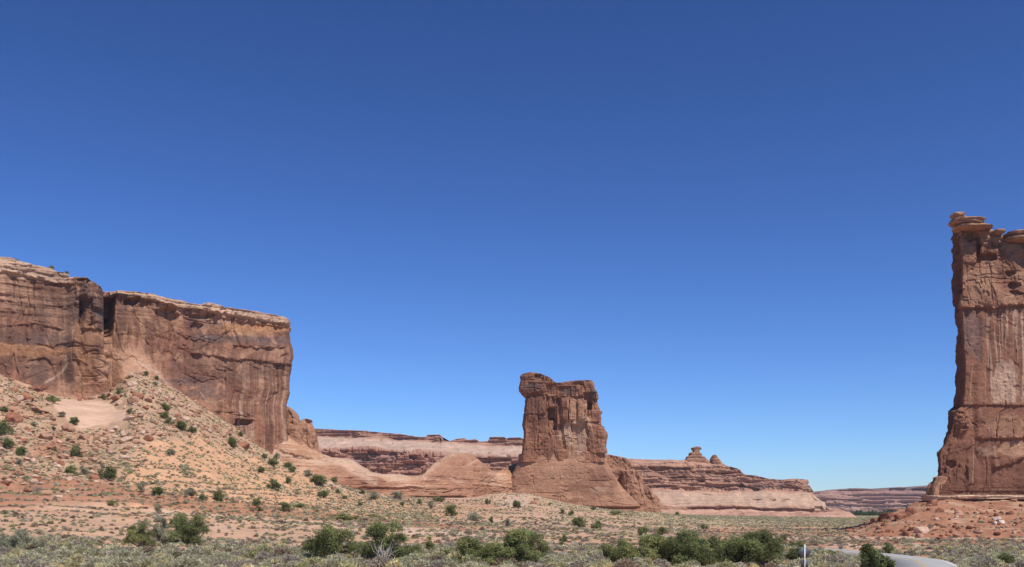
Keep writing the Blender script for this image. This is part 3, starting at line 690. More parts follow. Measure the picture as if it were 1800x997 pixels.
def slab_colour(g):
    n = fbm(g.S / 6, g.Z / 5, 0 * g.S, 195 + g.seed, 4)
    c = mix(np.zeros(g.U.shape + (3,)) + lerp(K_RED, K_TAN, 0.6), K_BROWN, 0.6 * sstep(0, 0.6, n))
    return mix(c, K_TAN, 0.3 * (1 - g.body)) * (1 + 0.1 * n)[..., None]
def side_slab(D, ul, ur, top, vb, seed, name='side_slab', parent=butte, th=14, p=4, nz=110, nF=90, mat=None, cf=None, rf=None, lean=0.06):
    return formation(name, mat or M_ROCK, D, ul, ur, top, vb, rf or slab_relief, cf or slab_colour, lean=lambda u, v: lean * (vb - v), thick=lambda u, v: th + 0 * u, p=p, nF=nF, nS=24, nB=30, nz=nz, cap=0.4, parent=parent, seed=seed)
side_slab(618, [(795, 1060), (915, 1060)], [(800, 1108), (825, 1112), (860, 1118), (915, 1122)], [(1060, 797), (1075, 800), (1090, 803), (1100, 805), (1108, 812), (1118, 825)], 915, 1)
side_slab(608, [(825, 1094), (840, 1096), (915, 1092)], [(828, 1124), (850, 1131), (875, 1136), (915, 1138)], [(1090, 830), (1100, 828), (1117, 826), (1122, 829), (1128, 838), (1136, 850)], 915, 2)
side_slab(622, [(840, 1120), (915, 1120)], [(850, 1134), (868, 1152), (880, 1158), (897, 1166), (915, 1174)], [(1120, 845), (1130, 849), (1145, 862), (1155, 872), (1162, 882), (1170, 895)], 915, 3)

# ---- smooth slickrock ridge linking the cliff to the butte
def ridge_relief(g):
    U, V = g.U, g.V
    d = rough(g, 30, 211, 1.4, 3) + rough(g, 4, 212, 0.14, 4) + strata(g, 2.4, 213, 0.18, 2.5) + strata(g, 0.7, 214, 0.05, 3)
    d = d + 0.6 * spall(g, 20, 5, 215, 0.7) + cracks(g, 34, 2.4, 216, 0.9, 0.1, 0.05) + cracks(g, 7, 10, 219, 0.4, 0.2, 0.04)
    d = d + ledge(g, [(478, 786), (500, 797), (540, 806), (570, 812), (588, 815)], 1.6, 1.5, 6, 20)
    d = d + groove(g, [(820, 806), (832, 818), (842, 830)], 1.6, 1.0) + groove(g, [(762, 812), (800, 816), (845, 818), (870, 836)], 1.1, 0.8) + groove(g, [(810, 800), (818, 820), (822, 840), (830, 858)], 1.3, 0.7)
    d = d + ledge(g, [(770, 853), (800, 850), (860, 854), (900, 858)], 0.7, 1.2, 10, 16) + hollow(g, 760, 874, 70, 2.4, 2.6, 0.3, 217)
    d = d + hollow(g, 690, 862, 60, 9, 1.2, 0.3, 218)
    return d
def ridge_colour(g):
    U, V = g.U, g.V
    n = fbm(g.S / 16, g.Z / 6, 0 * g.S, 221, 4); bed = gnoise(g.X / 50, g.Y / 50, g.Z / 0.8 + 0.6 * n, 222)
    c = np.zeros(U.shape + (3,)) + lerp(K_TAN, K_ORANGE, 0.35) * 1.05
    c = mix(c, K_PALE * 0.95, 0.85 * sstep(0.02, 0.30, bed + 0.25 * n))
    c = mix(c, lerp(K_RED, K_TAN, 0.3), 0.6 * sstep(0.12, 0.28, -bed + 0.2 * n))
    tp = interp([(380, 740), (440, 752), (505, 765), (550, 797), (575, 806), (610, 812), (640, 830), (690, 842), (735, 842), (755, 836), (880, 840)])(U)
    c = mix(c, K_PALE, 0.85 * sstep(10, 0, V - tp) * sstep(560, 600, U) * sstep(745, 700, U))
    c = mix(c, lerp(K_RED, K_TAN, 0.4), 0.8 * sstep(4, 12, V - tp - 8 + 5 * n) * sstep(500, 640, U))
    c = mix(c, lerp(K_RED, K_TAN, 0.35), 0.8 * patch(g, 808, 826, 58, 32, 0.35, 223)); c = mix(c, K_RED * 0.95, 0.8 * patch(g, 640, 852, 50, 14, 0.4, 228))
    c = mix(c, K_PALE * 0.93, 0.6 * np.exp(-(seg_dist(U, V, [(790, 838), (800, 848), (812, 851)]) / 2.0) ** 2)); c = mix(c, K_PALE * 0.93, 0.6 * np.exp(-(seg_dist(U, V, [(823, 817), (838, 809), (850, 806)]) / 2.2) ** 2))
    c = mix(c, K_PALE * 0.95, 0.7 * np.exp(-(seg_dist(U, V, [(735, 842), (760, 822), (780, 806), (800, 798)]) / 4) ** 2))
    c = mix(c, K_PALE * 0.97, 0.8 * np.exp(-(seg_dist(U, V, [(482, 796), (520, 806), (560, 812), (600, 815), (630, 835), (660, 848)]) / 5) ** 2))
    return c * (1 + 0.10 * n)[..., None]
ridge = formation('slickrock_ridge', M_ROCK, interp([(330, 470), (410, 483), (480, 477), (560, 480), (640, 494), (720, 514), (830, 556), (880, 588), (905, 606), (930, 616)]),
    [(735, 372), (900, 350)], [(800, 930), (830, 930), (900, 940)],
    [(350, 742), (400, 747), (440, 752), (505, 762), (530, 778), (550, 797), (575, 806), (598, 808), (612, 811), (628, 822), (645, 832), (665, 836), (690, 836), (715, 839), (735, 839), (748, 832), (758, 819), (770, 809), (785, 801), (800, 797.5), (815, 797), (828, 800), (838, 808), (850, 818), (862, 828), (872, 832), (882, 828), (895, 821), (910, 815), (940, 810)],
    900, ridge_relief, ridge_colour, lean=lambda u, v: 22 * sstep(900, 735, v) ** 1.2 + 9 * np.exp(-np.maximum(v - interp([(350, 742), (505, 762), (550, 797), (612, 811), (645, 832), (735, 839), (758, 819), (800, 797.5), (828, 800), (872, 832), (940, 810)])(u), 0) / 7),
    thick=lambda u, v: 34 + 0 * u, p=5, nF=620, nS=20, nB=60, nz=130, cap=1.2)
tag(ridge, 'smooth pale orange slickrock ridge with one rounded hump, linking cliff to free-standing butte', 'rock ridge')
for k, (D, ul, ur, top, nm) in enumerate(((503, [(715, 498), (800, 490)], [(720, 512), (738, 521), (760, 528), (800, 532)], [(490, 716), (503, 714), (509, 719), (514, 727), (518, 736), (528, 745)], 'narrow red rock pinnacle pressed against the end of the streaked cliff'),
                          (508, [(744, 516), (755, 511), (800, 508)], [(740, 541), (750, 545), (765, 549), (800, 552)], [(508, 747), (516, 744), (524, 742), (533, 736), (540, 736), (545, 742), (550, 752)], 'low knobbed red rock outcrop between the cliff pinnacle and the far mesa'))):
    o = side_slab(D, ul, ur, top, 800, 20 + k, 'rock_pinnacle', None, 16, 4)
    tag(o, nm, 'rock pinnacle')
    o.name = 'rock_pinnacle'

# ---- fin-like tower at the right, with slabs balanced along its crest
tower = empty('rock_tower', ((1720 - 900) / F * 345, 345, 12))
tag(tower, 'tall red rock tower with one shadowed edge and flat boulders balanced on its crest', 'rock tower')
def tower_relief(g):
    U, V = g.U, g.V
    d = rough(g, 20, 311, 0.7, 3) + rough(g, 3, 312, 0.13, 4)
    hi = sstep(560, 520, V)
    d = d + blocks(g, 8, 13, 321, 0.8, 0.3, 0.03, 1.2) * (0.25 + 0.75 * hi) + 0.4 * blocks(g, 3, 5, 322, 0.7, 0.25, 0.05, 1.3) * hi + 0.35 * gnoise(g.S / 2.2, g.Z / 20, 0 * g.S, 324) * (1 - hi)
    d = d + ledge(g, [(1690, 541), (1725, 542), (1745, 545), (1760, 541), (1790, 538), (1860, 540)], 1.7, 1.4, 3, 60) + ledge(g, [(1685, 712), (1740, 713), (1800, 714), (1900, 714)], 0.7, 1.0, 3, 10)
    d = d + ledge(g, [(1715, 773), (1745, 771), (1800, 771), (1900, 772)], 1.5, 1.2, 4, 60) + ledge(g, [(1680, 712), (1900, 715)], 0.3, 1.5, 3, 30)
    d = d + niche(g, 1717, 1724, 415, 462, 2.4, 1.2, 0, 2) + niche(g, 1722, 1752, 446, 458, 2.4, 1.2, 0.8, 2) + niche(g, 1693, 1716, 432, 464, -0.5, 1.2, 0.6, 1.5) + niche(g, 1693, 1716, 406, 420, 0.9, 1.2, 0.6, 1.5) + hollow(g, 1712, 413, 14, 7, 1.8, 0.3, 333) + hollow(g, 1775, 480, 10, 5, 1.6, 0.3, 334) + hollow(g, 1780, 502, 11, 6, 1.9, 0.25, 335) + hollow(g, 1783, 516, 12, 4, 1.3, 0.3, 336)
    d = d + hollow(g, 1752, 430, 10, 6, 1.2, 0.3, 337) + hollow(g, 1795, 460, 14, 12, 1.2, 0.3, 338)
    d = d + groove(g, [(1718, 425), (1722, 470), (1724, 505)], 1.2, 1.3) + groove(g, [(1735, 490), (1745, 520), (1750, 540)], 1.0, 0.9) + groove(g, [(1702, 735), (1712, 745), (1717, 752)], 1.2, 1.0) + groove(g, [(1749, 735), (1750, 770)], 1.0, 0.8) + groove(g, [(1778, 738), (1779, 770)], 1.0, 0.7)
    d = d + ledge(g, [(1745, 822), (1770, 818), (1790, 810), (1805, 798), (1850, 780)], 1.5, 1.4, 4, 22)
    d = d + ledge(g, [(1745, 806), (1752, 806), (1760, 803)], 0.6, 1.2, 4, 12)
    d = d + spall(g, 7, 10, 325, 0.36, 4) * (0.6 + 0.4 * hi) + 0.5 * spall(g, 2.5, 3, 326, 0.2) * hi + cracks(g, 5.5, 26, 327, 0.4, 0.2, 0.035) + cracks(g, 14, 3, 328, 0.4, 0.15, 0.05) * hi
    # knob on the left arris and the bulging foot
    d = d + 1.7 * np.exp(-(((U - 1690) / 12) ** 2 + ((V - 742) / 22) ** 2) ** 2) * (1 + 0.9 * fbm(U / 9, V / 9, 0 * U, 330, 3)) * g.front + cracks(g, 2.5, 7, 329, 0.8, 0.0, 0.06) * sstep(1720, 1695, U) * sstep(700, 720, V)
    d = d + hollow(g, 1672, 815, 10, 9, 1.3, 0.3, 341) + groove(g, [(1662, 830), (1664, 800), (1670, 780)], 1.6, 1.4) + groove(g, [(1640, 868), (1700, 866), (1800, 868), (1900, 868)], 1.6, 0.9)
    d = d + rough(g, 5, 343, 0.8, 3) * g.end
    d = d + strata(g, 1.1, 351, 0.22, 3) * (0.08 + 0.9 * sstep(450, 420, V)) + strata(g, 0.6, 352, 0.12, 3) * sstep(850, 862, V)
    return d
def tower_colour(g):
    U, V = g.U, g.V
    n = fbm(g.S / 9, g.Z / 7, 0 * g.S, 361, 4); n2 = fbm(g.S / 2.2, g.Z / 2.2, 0 * g.S, 362, 3)
    c = np.zeros(U.shape + (3,)) + lerp(K_RED, K_BROWN, 0.25)
    c = mix(c, K_TAN, 0.75 * sstep(545, 530, V + 3 * n2) * sstep(-0.4, 0.3, n))
    c = mix(c, K_BROWN, 0.6 * sstep(0.05, 0.5, n) * sstep(545, 560, V))
    c = mix(c, K_BLUE * 1.5, 0.45 * patch(g, 1712, 585, 18, 40, 0.5, 363) * g.front)
    band = sstep(545, 560, V) * sstep(712, 705, V)
    c = mix(c, K_PALE, 0.75 * band * patch(g, 1765, 690, 24, 50, 0.35, 364) * g.front)
    c = mix(c, K_PALE * 0.98, 0.8 * band * streaks(g, 1.1, 30, 365, 0.25, 0.3) * sstep(1725, 1745, U))
    c = mix(c, K_VARN * 1.3, 0.55 * band * streaks(g, 1.0, 30, 366, 0.3, 0.3) * sstep(1765, 1785, U))
    c = mix(c, K_PALE * 0.9, 0.6 * sstep(540, 548, V) * sstep(575, 550, V) * streaks(g, 0.9, 8, 367, 0.2, 0.35) * sstep(1735, 1750, U))
    low = sstep(775, 785, V)
    c = mix(c, K_BROWN * 1.05, 0.6 * low); c = mix(c, K_PALE * 0.85, 0.55 * low * streaks(g, 0.7, 12, 368, 0.5, 0.25) * sstep(815, 825, V) * sstep(1770, 1790, U))
    c = mix(c, K_TAN * 1.12, 0.85 * patch(g, 1785, 790, 28, 14, 0.3, 369) * g.front); c = mix(c, K_PALE * 0.85, 0.5 * patch(g, 1738, 792, 16, 8, 0.6, 370) * g.front)
    c = mix(c, K_PALE * 0.8, 0.6 * np.exp(-(seg_dist(U, V, [(1710, 640), (1705, 700), (1712, 790), (1709, 850)]) / 1.0) ** 2) * sstep(0.0, 0.3, n + 0.2) * g.front)
    c = mix(c, K_TAN * 0.95, 0.6 * patch(g, 1770, 750, 36, 20, 0.3, 371) * g.front)
    c = mix(c, K_BROWN, 0.8 * sstep(852, 862, V)); c = mix(c, K_TAN, 0.5 * sstep(852, 862, V) * sstep(0.15, 0.4, gnoise(g.S / 12, g.Z / 0.5, 0 * g.S, 372)))
    c = mix(c, K_BROWN * 0.85, 0.9 * g.end); c = mix(c, K_TAN * 1.1, 0.8 * (1 - g.body))  # side faces painted darker to deepen the shade on the tower's edge; paler top
    return c * (1 + 0.10 * n2 + 0.08 * n)[..., None]
fin = formation('tower_wall', M_ROCK, 340.0,
    [(395, 1687), (430, 1690), (460, 1692), (500, 1692), (560, 1694), (640, 1697), (690, 1696), (712, 1694), (722, 1682), (740, 1676), (760, 1672), (778, 1667), (790, 1657), (800, 1654), (830, 1655), (850, 1655), (860, 1650), (900, 1646)],
    [(380, 2100), (900, 2100)],
    [(1600, 398), (1690, 398), (1712, 399), (1728, 399), (1745, 405), (1758, 409), (1764, 419), (1768, 421), (1776, 417), (1800, 413), (1850, 405), (1900, 408), (2100, 400)],
    900, tower_relief, tower_colour, lean=lambda u, v: 0.012 * (900 - v), thick=lambda u, v: np.interp(v, [400, 500, 560, 700, 760, 800, 880], [8.6, 8.4, 6.6, 7.6, 3.6, 3.0, 3.0]) + 0.05 * np.maximum(u - 1740, 0), p=140,
    front=np.concatenate((np.linspace(-1, -0.42, 330), np.linspace(-0.42, 1, 90)[1:])), nS=34, nB=70, nz=560, cap=0.5, parent=tower)

def cap_slab(cu, cv, ru, rv, D, ry, seed, name='balanced_slab', sq=2.6, tint=1.0):
    """rounded flat boulder resting on the crest"""
    nu, nv = 64, 30
    th = np.linspace(0, 2 * np.pi, nu, endpoint=False)[None, :]; ph = np.linspace(-np.pi / 2, np.pi / 2, nv)[:, None]
    e = lambda q, k: np.sign(q) * np.abs(q) ** (2 / k)
    x = e(np.cos(th), sq) * e(np.cos(ph), sq); y = e(np.sin(th), sq) * e(np.cos(ph), sq); z = e(np.sin(ph), sq) + 0 * th
    X = (cu - 900 + ru * x) / F * D; Y = D + ry * y; Z = CZ + (H0 - cv + rv * z) / F * D
    k = 1 + 0.14 * fbm(x * 1.6, y * 1.6, z * 1.6, seed, 5) ; bed = 1 + 0.10 * np.tanh(3 * gnoise(x * 0.7, y * 0.7, z * 3.0, seed + 5))
    P3 = np.stack(((X - (cu - 900) / F * D) * k * bed + (cu - 900) / F * D, (Y - D) * k * bed + D, Z + 0.12 * fbm(x * 2, y * 2, z * 2, seed + 9, 3)), -1)
    c = np.zeros(X.shape + (3,)) + K_TAN * 1.05 * tint
    c = mix(c, K_RED, 0.6 * sstep(0, 0.6, fbm(x * 2, y * 2, z * 6, seed + 3, 4)))
    i = np.arange(nv - 1)[:, None] * nu; j = np.arange(nu)[None, :]; j2 = (j + 1) % nu
    f = np.stack((i + j, i + j2, i + nu + j2, i + nu + j), -1).reshape(-1, 4)
    return link_mesh(name, P3.reshape(-1, 3), f, M_ROCK, parent=None, col=c.reshape(-1, 3), smooth=True)
def reparent(o, par):
    o.parent = par; o.matrix_parent_inverse = par.matrix_basis.inverted()
for cu, cv, ru, rv, ry, sd in ((1684, 380, 11, 6.5, 2.2, 1), (1699, 391, 29, 7.2, 4.2, 2), (1708, 401, 33, 5.0, 4.6, 3), (1754, 409, 9, 4.5, 3.0, 4), (1797, 412, 29, 4.8, 4.5, 5), (1797, 421, 31, 6.5, 4.6, 6), (1880, 404, 60, 8, 6, 7)):
    reparent(cap_slab(cu, cv, ru, rv, 345.5, ry, sd), tower)
for o in (fin,): reparent(o, tower)
for o in list(butte.children): reparent(o, butte)

# pale ledge the tower stands on, over a crumbling dark red bed
def shelf_relief(g):
    V = g.V
    d = rough(g, 6, 381, 0.5, 4) + blocks(g, 4, 30, 382, 0.6, 0.35, 0.05)
    vv = V + 1.2 * gnoise(g.S / 5, 0 * V, 0 * V, 383)
    d = d + 1.0 * sstep(878.5, 877, vv) - 0.7 * sstep(878, 879, vv) * sstep(881, 880, vv) + 0.7 * sstep(880.5, 881.5, vv) * sstep(884, 883, vv) + 0.35 * strata(g, 0.4, 384, 0.6, 3)
    return d
def shelf_colour(g):
    n = fbm(g.S / 5, g.Z / 2, 0 * g.S, 385, 4)
    c = np.zeros(g.U.shape + (3,)) + K_PALE * 1.03
    c = mix(c, np.array([0.20, 0.085, 0.055]), sstep(876.5, 878.5, g.V + 1.0 * n)); c = mix(c, K_TAN, 0.7 * sstep(880.5, 881.5, g.V + n) * sstep(884, 883, g.V + n))
    return c * (1 + 0.2 * n)[..., None]
shelf = formation('bedrock_ledge', M_ROCK, 328.0, [(868, 1628), (874, 1624), (880, 1630), (900, 1640)], [(868, 2150), (900, 2150)], [(1500, 872), (1640, 871), (1700, 870), (1800, 871), (2150, 871)], 900,
    shelf_relief, shelf_colour, shear=1.15, thick=lambda u, v: 30 + 0 * u, p=10, front=np.concatenate((np.linspace(-1, -0.3, 260), np.linspace(-0.3, 1, 60)[1:])), nz=70, cap=0.2)
tag(shelf, 'pale horizontal rock ledge over a dark crumbling bed, at the foot of the tower', 'rock ledge')
knob = side_slab(333, [(838, 1648), (855, 1641), (868, 1639), (880, 1637)], [(836, 1662), (842, 1664), (850, 1661), (868, 1655), (880, 1653)], [(1635, 846), (1646, 841), (1654, 838), (1662, 838), (1668, 846)], 880, 41, 'leaning_block', None, 5, 4, 60, 50)
tag(knob, 'leaning red block propped against the foot of the tall rock tower', 'boulder')

# ---- banded mesas behind
def mesa_relief_mid(g):
    U, V = g.U, g.V
    vv = V - interp([(430, -4), (545, 0), (640, 2), (760, 8), (860, 14), (930, 16), (1080, 20)])(U)        # row with the dip of the beds removed
    g.vv = vv
    d = rough(g, 40, 411, 3, 3) + rough(g, 8, 412, 0.9, 4)
    rg = sstep(785, 789, vv + 3 * gnoise(U / 40, 0 * U, 0 * U, 413))
    d = d + rg * (blocks(g, 22, 9, 414, 4.5, 1.5, 0.05, 0.8) + blocks(g, 8, 4, 415, 2.0, 0.8, 0.06) + 0.6 * strata(g, 3, 416, 1.8, 3))
    d = d + 2.6 * rg * sstep(789, 787, vv) + strata(g, 1.6, 417, 1.6, 4) * sstep(769, 766, vv) + strata(g, 1.0, 418, 0.2, 3) + rg * (spall(g, 18, 5, 427, 1.2) + cracks(g, 5, 12, 428, 1.2, 0.05, 0.06))
    d = d + sstep(764, 760, vv) * blocks(g, 10, 30, 419, 2.5, 1.0, 0.06)
    for cu, cv, ru, rv, dp in ((598, 774, 7, 2, 3), (634, 774, 5, 1.4, 2.5), (667, 774, 5, 1.4, 2.5), (688, 779, 2.5, 1.6, 3), (652, 796, 11, 4, 6), (605, 793, 8, 3, 4), (725, 803, 9, 4, 5), (752, 799, 10, 6, 6), (560, 790, 10, 3, 5), (700, 788, 14, 2.5, 4), (640, 806, 22, 5, 3), (690, 800, 8, 8, 3), (730, 815, 22, 2.5, 3.5), (730, 834, 26, 2.5, 3), (860, 808, 40, 6, 6), (850, 796, 36, 2.0, 4)):
        d = d + hollow(g, cu, cv, ru, rv, dp, 0.35, int(cu))
    return d
def mesa_colour_mid(g):
    U, V, vv = g.U, g.V, g.vv
    n = fbm(g.S / 40, g.Z / 8, 0 * g.S, 421, 4); n2 = fbm(g.S / 10, g.Z / 4, 0 * g.S, 422, 4)
    c = np.zeros(U.shape + (3,)) + np.array([0.35, 0.180, 0.122])
    slope = sstep(768, 770, vv) * sstep(790, 785, vv + 5 * n)
    c = mix(c, np.array([0.43, 0.290, 0.212]), slope)
    c = mix(c, np.array([0.255, 0.130, 0.092]), 0.5 * sstep(785, 790, vv + 4 * n) * sstep(-0.1, 0.45, n2))
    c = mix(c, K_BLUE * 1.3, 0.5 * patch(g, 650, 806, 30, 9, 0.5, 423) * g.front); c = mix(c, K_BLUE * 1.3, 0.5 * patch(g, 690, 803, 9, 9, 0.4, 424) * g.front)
    c = mix(c, np.array([0.37, 0.20, 0.135]), 0.6 * sstep(812, 818, vv) * sstep(-0.3, 0.4, n))
    c = mix(c, np.array([0.40, 0.26, 0.19]), 0.6 * sstep(0.1, 0.5, gnoise(g.X / 200, 0 * U, g.Z / 1.3, 425)) * sstep(769, 766, vv))
    c = mix(c, np.array([0.17, 0.09, 0.07]), 0.6 * sstep(0.1, 0.4, gnoise(g.X / 150, 0 * U, g.Z / 1.6, 426)) * sstep(770, 766, vv))
    return c * (1 + 0.12 * n2)[..., None]
mesa_mid = formation('banded_mesa', M_FAR, 1100.0, [(740, 300), (920, 300)], [(760, 1100), (920, 1100)],
    [(300, 750), (430, 752), (545, 754), (575, 754), (600, 756), (640, 757), (665, 760), (690, 762), (705, 763), (720, 766), (738, 768), (749, 768), (751, 764), (773, 764), (776, 774), (788, 776), (793, 775), (800, 772), (815, 770), (822, 773), (836, 772), (842, 776), (858, 775), (861, 768), (885, 768), (890, 771), (900, 769), (912, 769), (925, 772), (960, 782), (1040, 802), (1100, 814)],
    920, mesa_relief_mid, mesa_colour_mid, lean=lambda u, v: np.interp(v - interp([(430, -4), (545, 0), (640, 2), (760, 8), (860, 14), (930, 16), (1080, 20)])(u), [740, 767, 768.5, 787, 789, 850, 920], [72, 66, 60, 12, 8, 4, 0]),
    thick=lambda u, v: 90 + 0 * u, p=12, front=np.concatenate((np.linspace(-1, -0.39, 50)[:-1], np.linspace(-0.39, 0.6, 620), np.linspace(0.6, 1, 30)[1:])), nB=40, nz=240, cap=1.0)
tag(mesa_mid, 'long banded mesa on the skyline behind the slickrock ridge, capped by thin dark ledges', 'mesa')

def rgx(vv): return sstep(815, 818, vv) * sstep(863, 861, vv)
def mesa_relief_r(g):
    U, V = g.U, g.V
    vv = V - interp([(1040, -3), (1200, 0), (1300, 1), (1450, 4)])(U); g.vv = vv
    d = spall(g, 22, 4, 519, 1.0) * rgx(vv) + cracks(g, 5, 12, 520, 1.4, 0.1, 0.06) * rgx(vv) + rough(g, 30, 511, 2.4, 3) + rough(g, 6, 512, 0.6, 4)
    rg = sstep(815, 818, vv) * sstep(863, 861, vv)
    d = d + rg * (blocks(g, 26, 7, 514, 3.0, 0.8, 0.05, 0.9) + 0.45 * strata(g, 2.6, 516, 2.2, 3) + 0.6 * blocks(g, 8, 3, 515, 1.8, 0.7, 0.06)) + strata(g, 0.9, 517, 0.15, 3)
    d = d + ledge(g, [(1060, 814), (1200, 816), (1300, 824), (1345, 830)], 1.2, 1.2, 8, 10) + ledge(g, [(1140, 857), (1200, 861), (1300, 863), (1380, 864), (1436, 865)], 2.0, 1.2, 6, 30) - 3.0 * sstep(889, 890.5, vv + 1.5 * fbm(U / 22, 0 * U, 0 * U, 518, 3)) * sstep(898.5, 897, vv) * sstep(1180, 1230, U) * sstep(1470, 1440, U) + 2.0 * sstep(897.5, 898.5, vv)
    for cu, cv, ru, rv, dp in ((1160, 823, 22, 4, 6), (1200, 824, 20, 3.2, 5), (1224, 819, 5, 3, 4), (1246, 830, 8, 2.4, 4), (1278, 832, 22, 2.2, 4), (1190, 840, 13, 2.8, 4), (1230, 844, 9, 3.5, 4), (1160, 843, 4, 2, 3), (1170, 856, 24, 2, 4), (1292, 856, 26, 1.8, 3), (1330, 878, 9, 1.1, 2), (1358, 879, 6, 1.1, 2), (1383, 879, 6, 1.1, 2), (1242, 868, 9, 1.8, 2), (1230, 894, 14, 4, 4), (1262, 894, 12, 5, 4), (1300, 895, 14, 4, 3), (1440, 892, 10, 4, 3)):
        d = d + hollow(g, cu, cv, ru, rv, dp, 0.4, int(cu + cv))
    return d
def mesa_colour_r(g):
    U, V, vv = g.U, g.V, g.vv
    n = fbm(g.S / 36, g.Z / 7, 0 * g.S, 521, 4); n2 = fbm(g.S / 8, g.Z / 3, 0 * g.S, 522, 4); bed = gnoise(g.X / 160, 0 * U, g.Z / 1.1, 523)
    c = np.zeros(U.shape + (3,)) + np.array([0.375, 0.203, 0.136])
    c = mix(c, np.array([0.275, 0.138, 0.096]), 0.4 * sstep(0, 0.5, n2) * sstep(816, 819, vv) * sstep(864, 861, vv))
    c = mix(c, np.array([0.455, 0.300, 0.208]), 0.9 * sstep(863, 865, vv) * sstep(890, 886, vv + 3 * n))
    c = mix(c, np.array([0.40, 0.235, 0.165]), 0.8 * sstep(817, 814, vv)); c = mix(c, np.array([0.46, 0.265, 0.18]), 0.9 * sstep(897, 899, vv))
    c = mix(c, np.array([0.24, 0.125, 0.09]), 0.5 * sstep(0.15, 0.45, bed)); c = mix(c, np.array([0.43, 0.26, 0.18]), 0.35 * sstep(0.15, 0.45, -bed))
    for cu in (1304, 1329, 1344, 1372): c = mix(c, np.array([0.14, 0.095, 0.085]), 0.6 * patch(g, cu, 857, 7, 7, 0.25, cu) * g.front)
    return c * (1 + 0.12 * n2)[..., None]
vtop_r = [(1000, 800), (1060, 803), (1100, 806), (1150, 808), (1200, 809), (1240, 810), (1268, 812), (1276, 818), (1290, 822), (1300, 825), (1308, 834), (1330, 836), (1350, 841), (1380, 844), (1392, 842), (1405, 841), (1416, 842), (1424, 847), (1430, 856), (1436, 864), (1450, 872), (1458, 884), (1470, 888), (1485, 889), (1496, 893), (1510, 902)]
mesa_r = formation('banded_mesa', M_FAR, interp([(1000, 960), (1300, 945), (1520, 930)]), [(795, 1020), (920, 1020)],
    [(838, 1424), (846, 1424), (852, 1428), (864, 1436), (868, 1441), (880, 1454), (890, 1490), (897, 1500), (906, 1513), (920, 1520)], vtop_r, 920, mesa_relief_r, mesa_colour_r,
    lean=lambda u, v: np.interp(v - interp([(1040, -3), (1200, 0), (1300, 1), (1450, 4)])(u), [800, 816, 818, 861, 864, 887, 890, 897, 899, 908, 920], [74, 62, 56, 46, 40, 20, 17, 16, 12, 0, 0]),
    thick=lambda u, v: 90 + 0 * u, p=6, front=np.linspace(-1, 1, 600), nS=30, nB=40, nz=220, cap=0.6)
tag(mesa_r, 'banded red mesa stepping down beyond the butte, a mushroom rock on its crest', 'mesa')
def hoo_relief(g): return rough(g, 5, 541 + g.seed, 0.35, 4) + strata(g, 2.4, 542, 0.3, 3)
o = side_slab(1012, [(785, 1218), (790.5, 1218), (791.5, 1220), (795, 1219), (796, 1214), (801, 1213), (803, 1208), (815, 1203)], [(785, 1233), (789, 1234), (791, 1231), (796, 1230), (798, 1234), (802, 1235), (804, 1242), (815, 1250)], [(1200, 787), (1219, 787), (1225, 785), (1232, 786), (1234, 788), (1260, 790)], 815, 51, 'hoodoo', None, 12, 6, 90, 80, M_FAR, None, hoo_relief, 0.02)
tag(o, 'mushroom-shaped hoodoo with a flat cap on the crest of the stepped mesa', 'hoodoo')
o = side_slab(1010, [(800, 1256), (804, 1252), (808, 1251), (815, 1250)], [(800, 1259), (803, 1263), (810, 1269), (815, 1273)], [(1240, 803), (1252, 801), (1258, 799.5), (1263, 802), (1270, 806)], 815, 52, 'hoodoo', None, 14, 3, 60, 60, M_FAR, None, hoo_relief, 0.02)
tag(o, 'small cone-shaped rock stub beside the mushroom-shaped hoodoo on the mesa crest', 'hoodoo')

def mesa_relief_f(g):
    U, V = g.U, g.V
    d = rough(g, 70, 611, 6, 3) + rough(g, 16, 612, 2.0, 4)
    d = d + strata(g, 6, 613, 4.0, 3) + sstep(880, 883, V) * blocks(g, 16, 40, 614, 9, 9, 0.12, 0.5) + sstep(864, 862, V) * blocks(g, 30, 14, 615, 8, 3, 0.06)
    for cu, cv, ru, rv, dp in ((1620, 861, 22, 3, 16), (1540, 884, 20, 2, 10), (1600, 883, 26, 2, 10), (1500, 878, 20, 1.6, 8)): d = d + hollow(g, cu, cv, ru, rv, dp, 0.4, cu)
    return d
def mesa_colour_f(g):
    U, V = g.U, g.V
    n = fbm(g.S / 90, g.Z / 12, 0 * g.S, 621, 4); bed = gnoise(g.X / 400, 0 * U, g.Z / 3.0, 622)
    c = np.zeros(U.shape + (3,)) + np.array([0.325, 0.178, 0.135])
    c = mix(c, np.array([0.20, 0.115, 0.10]), 0.7 * sstep(0.1, 0.5, bed)); c = mix(c, np.array([0.40, 0.245, 0.20]), 0.5 * sstep(0.1, 0.5, -bed))
    c = mix(c, np.array([0.33, 0.21, 0.165]), 0.7 * sstep(884, 890, V)); c = mix(c, np.array([0.16, 0.10, 0.085]), 0.7 * sstep(865, 860, V))
    return c * (1 + 0.15 * n)[..., None]
mesa_f = formation('banded_mesa', M_FAR, 2400.0, [(850, 1250), (920, 1250)], [(850, 2200), (920, 2200)],
    [(1250, 874), (1440, 866), (1455, 864), (1470, 862), (1490, 859), (1505, 858), (1530, 859), (1548, 860), (1560, 861), (1568, 857), (1585, 856), (1594, 859), (1603, 859), (1615, 856), (1640, 853), (1700, 850), (2200, 850)],
    920, mesa_relief_f, mesa_colour_f, lean=lambda u, v: np.interp(v, [850, 864, 866, 882, 884, 903, 912, 920], [60, 54, 50, 36, 33, 26, 0, 0]), thick=lambda u, v: 300 + 0 * u, p=12,
    front=np.concatenate((np.linspace(-1, -0.62, 20)[:-1], np.linspace(-0.62, -0.15, 360), np.linspace(-0.15, 1, 30)[1:])), nB=30, nz=130, cap=0.5)
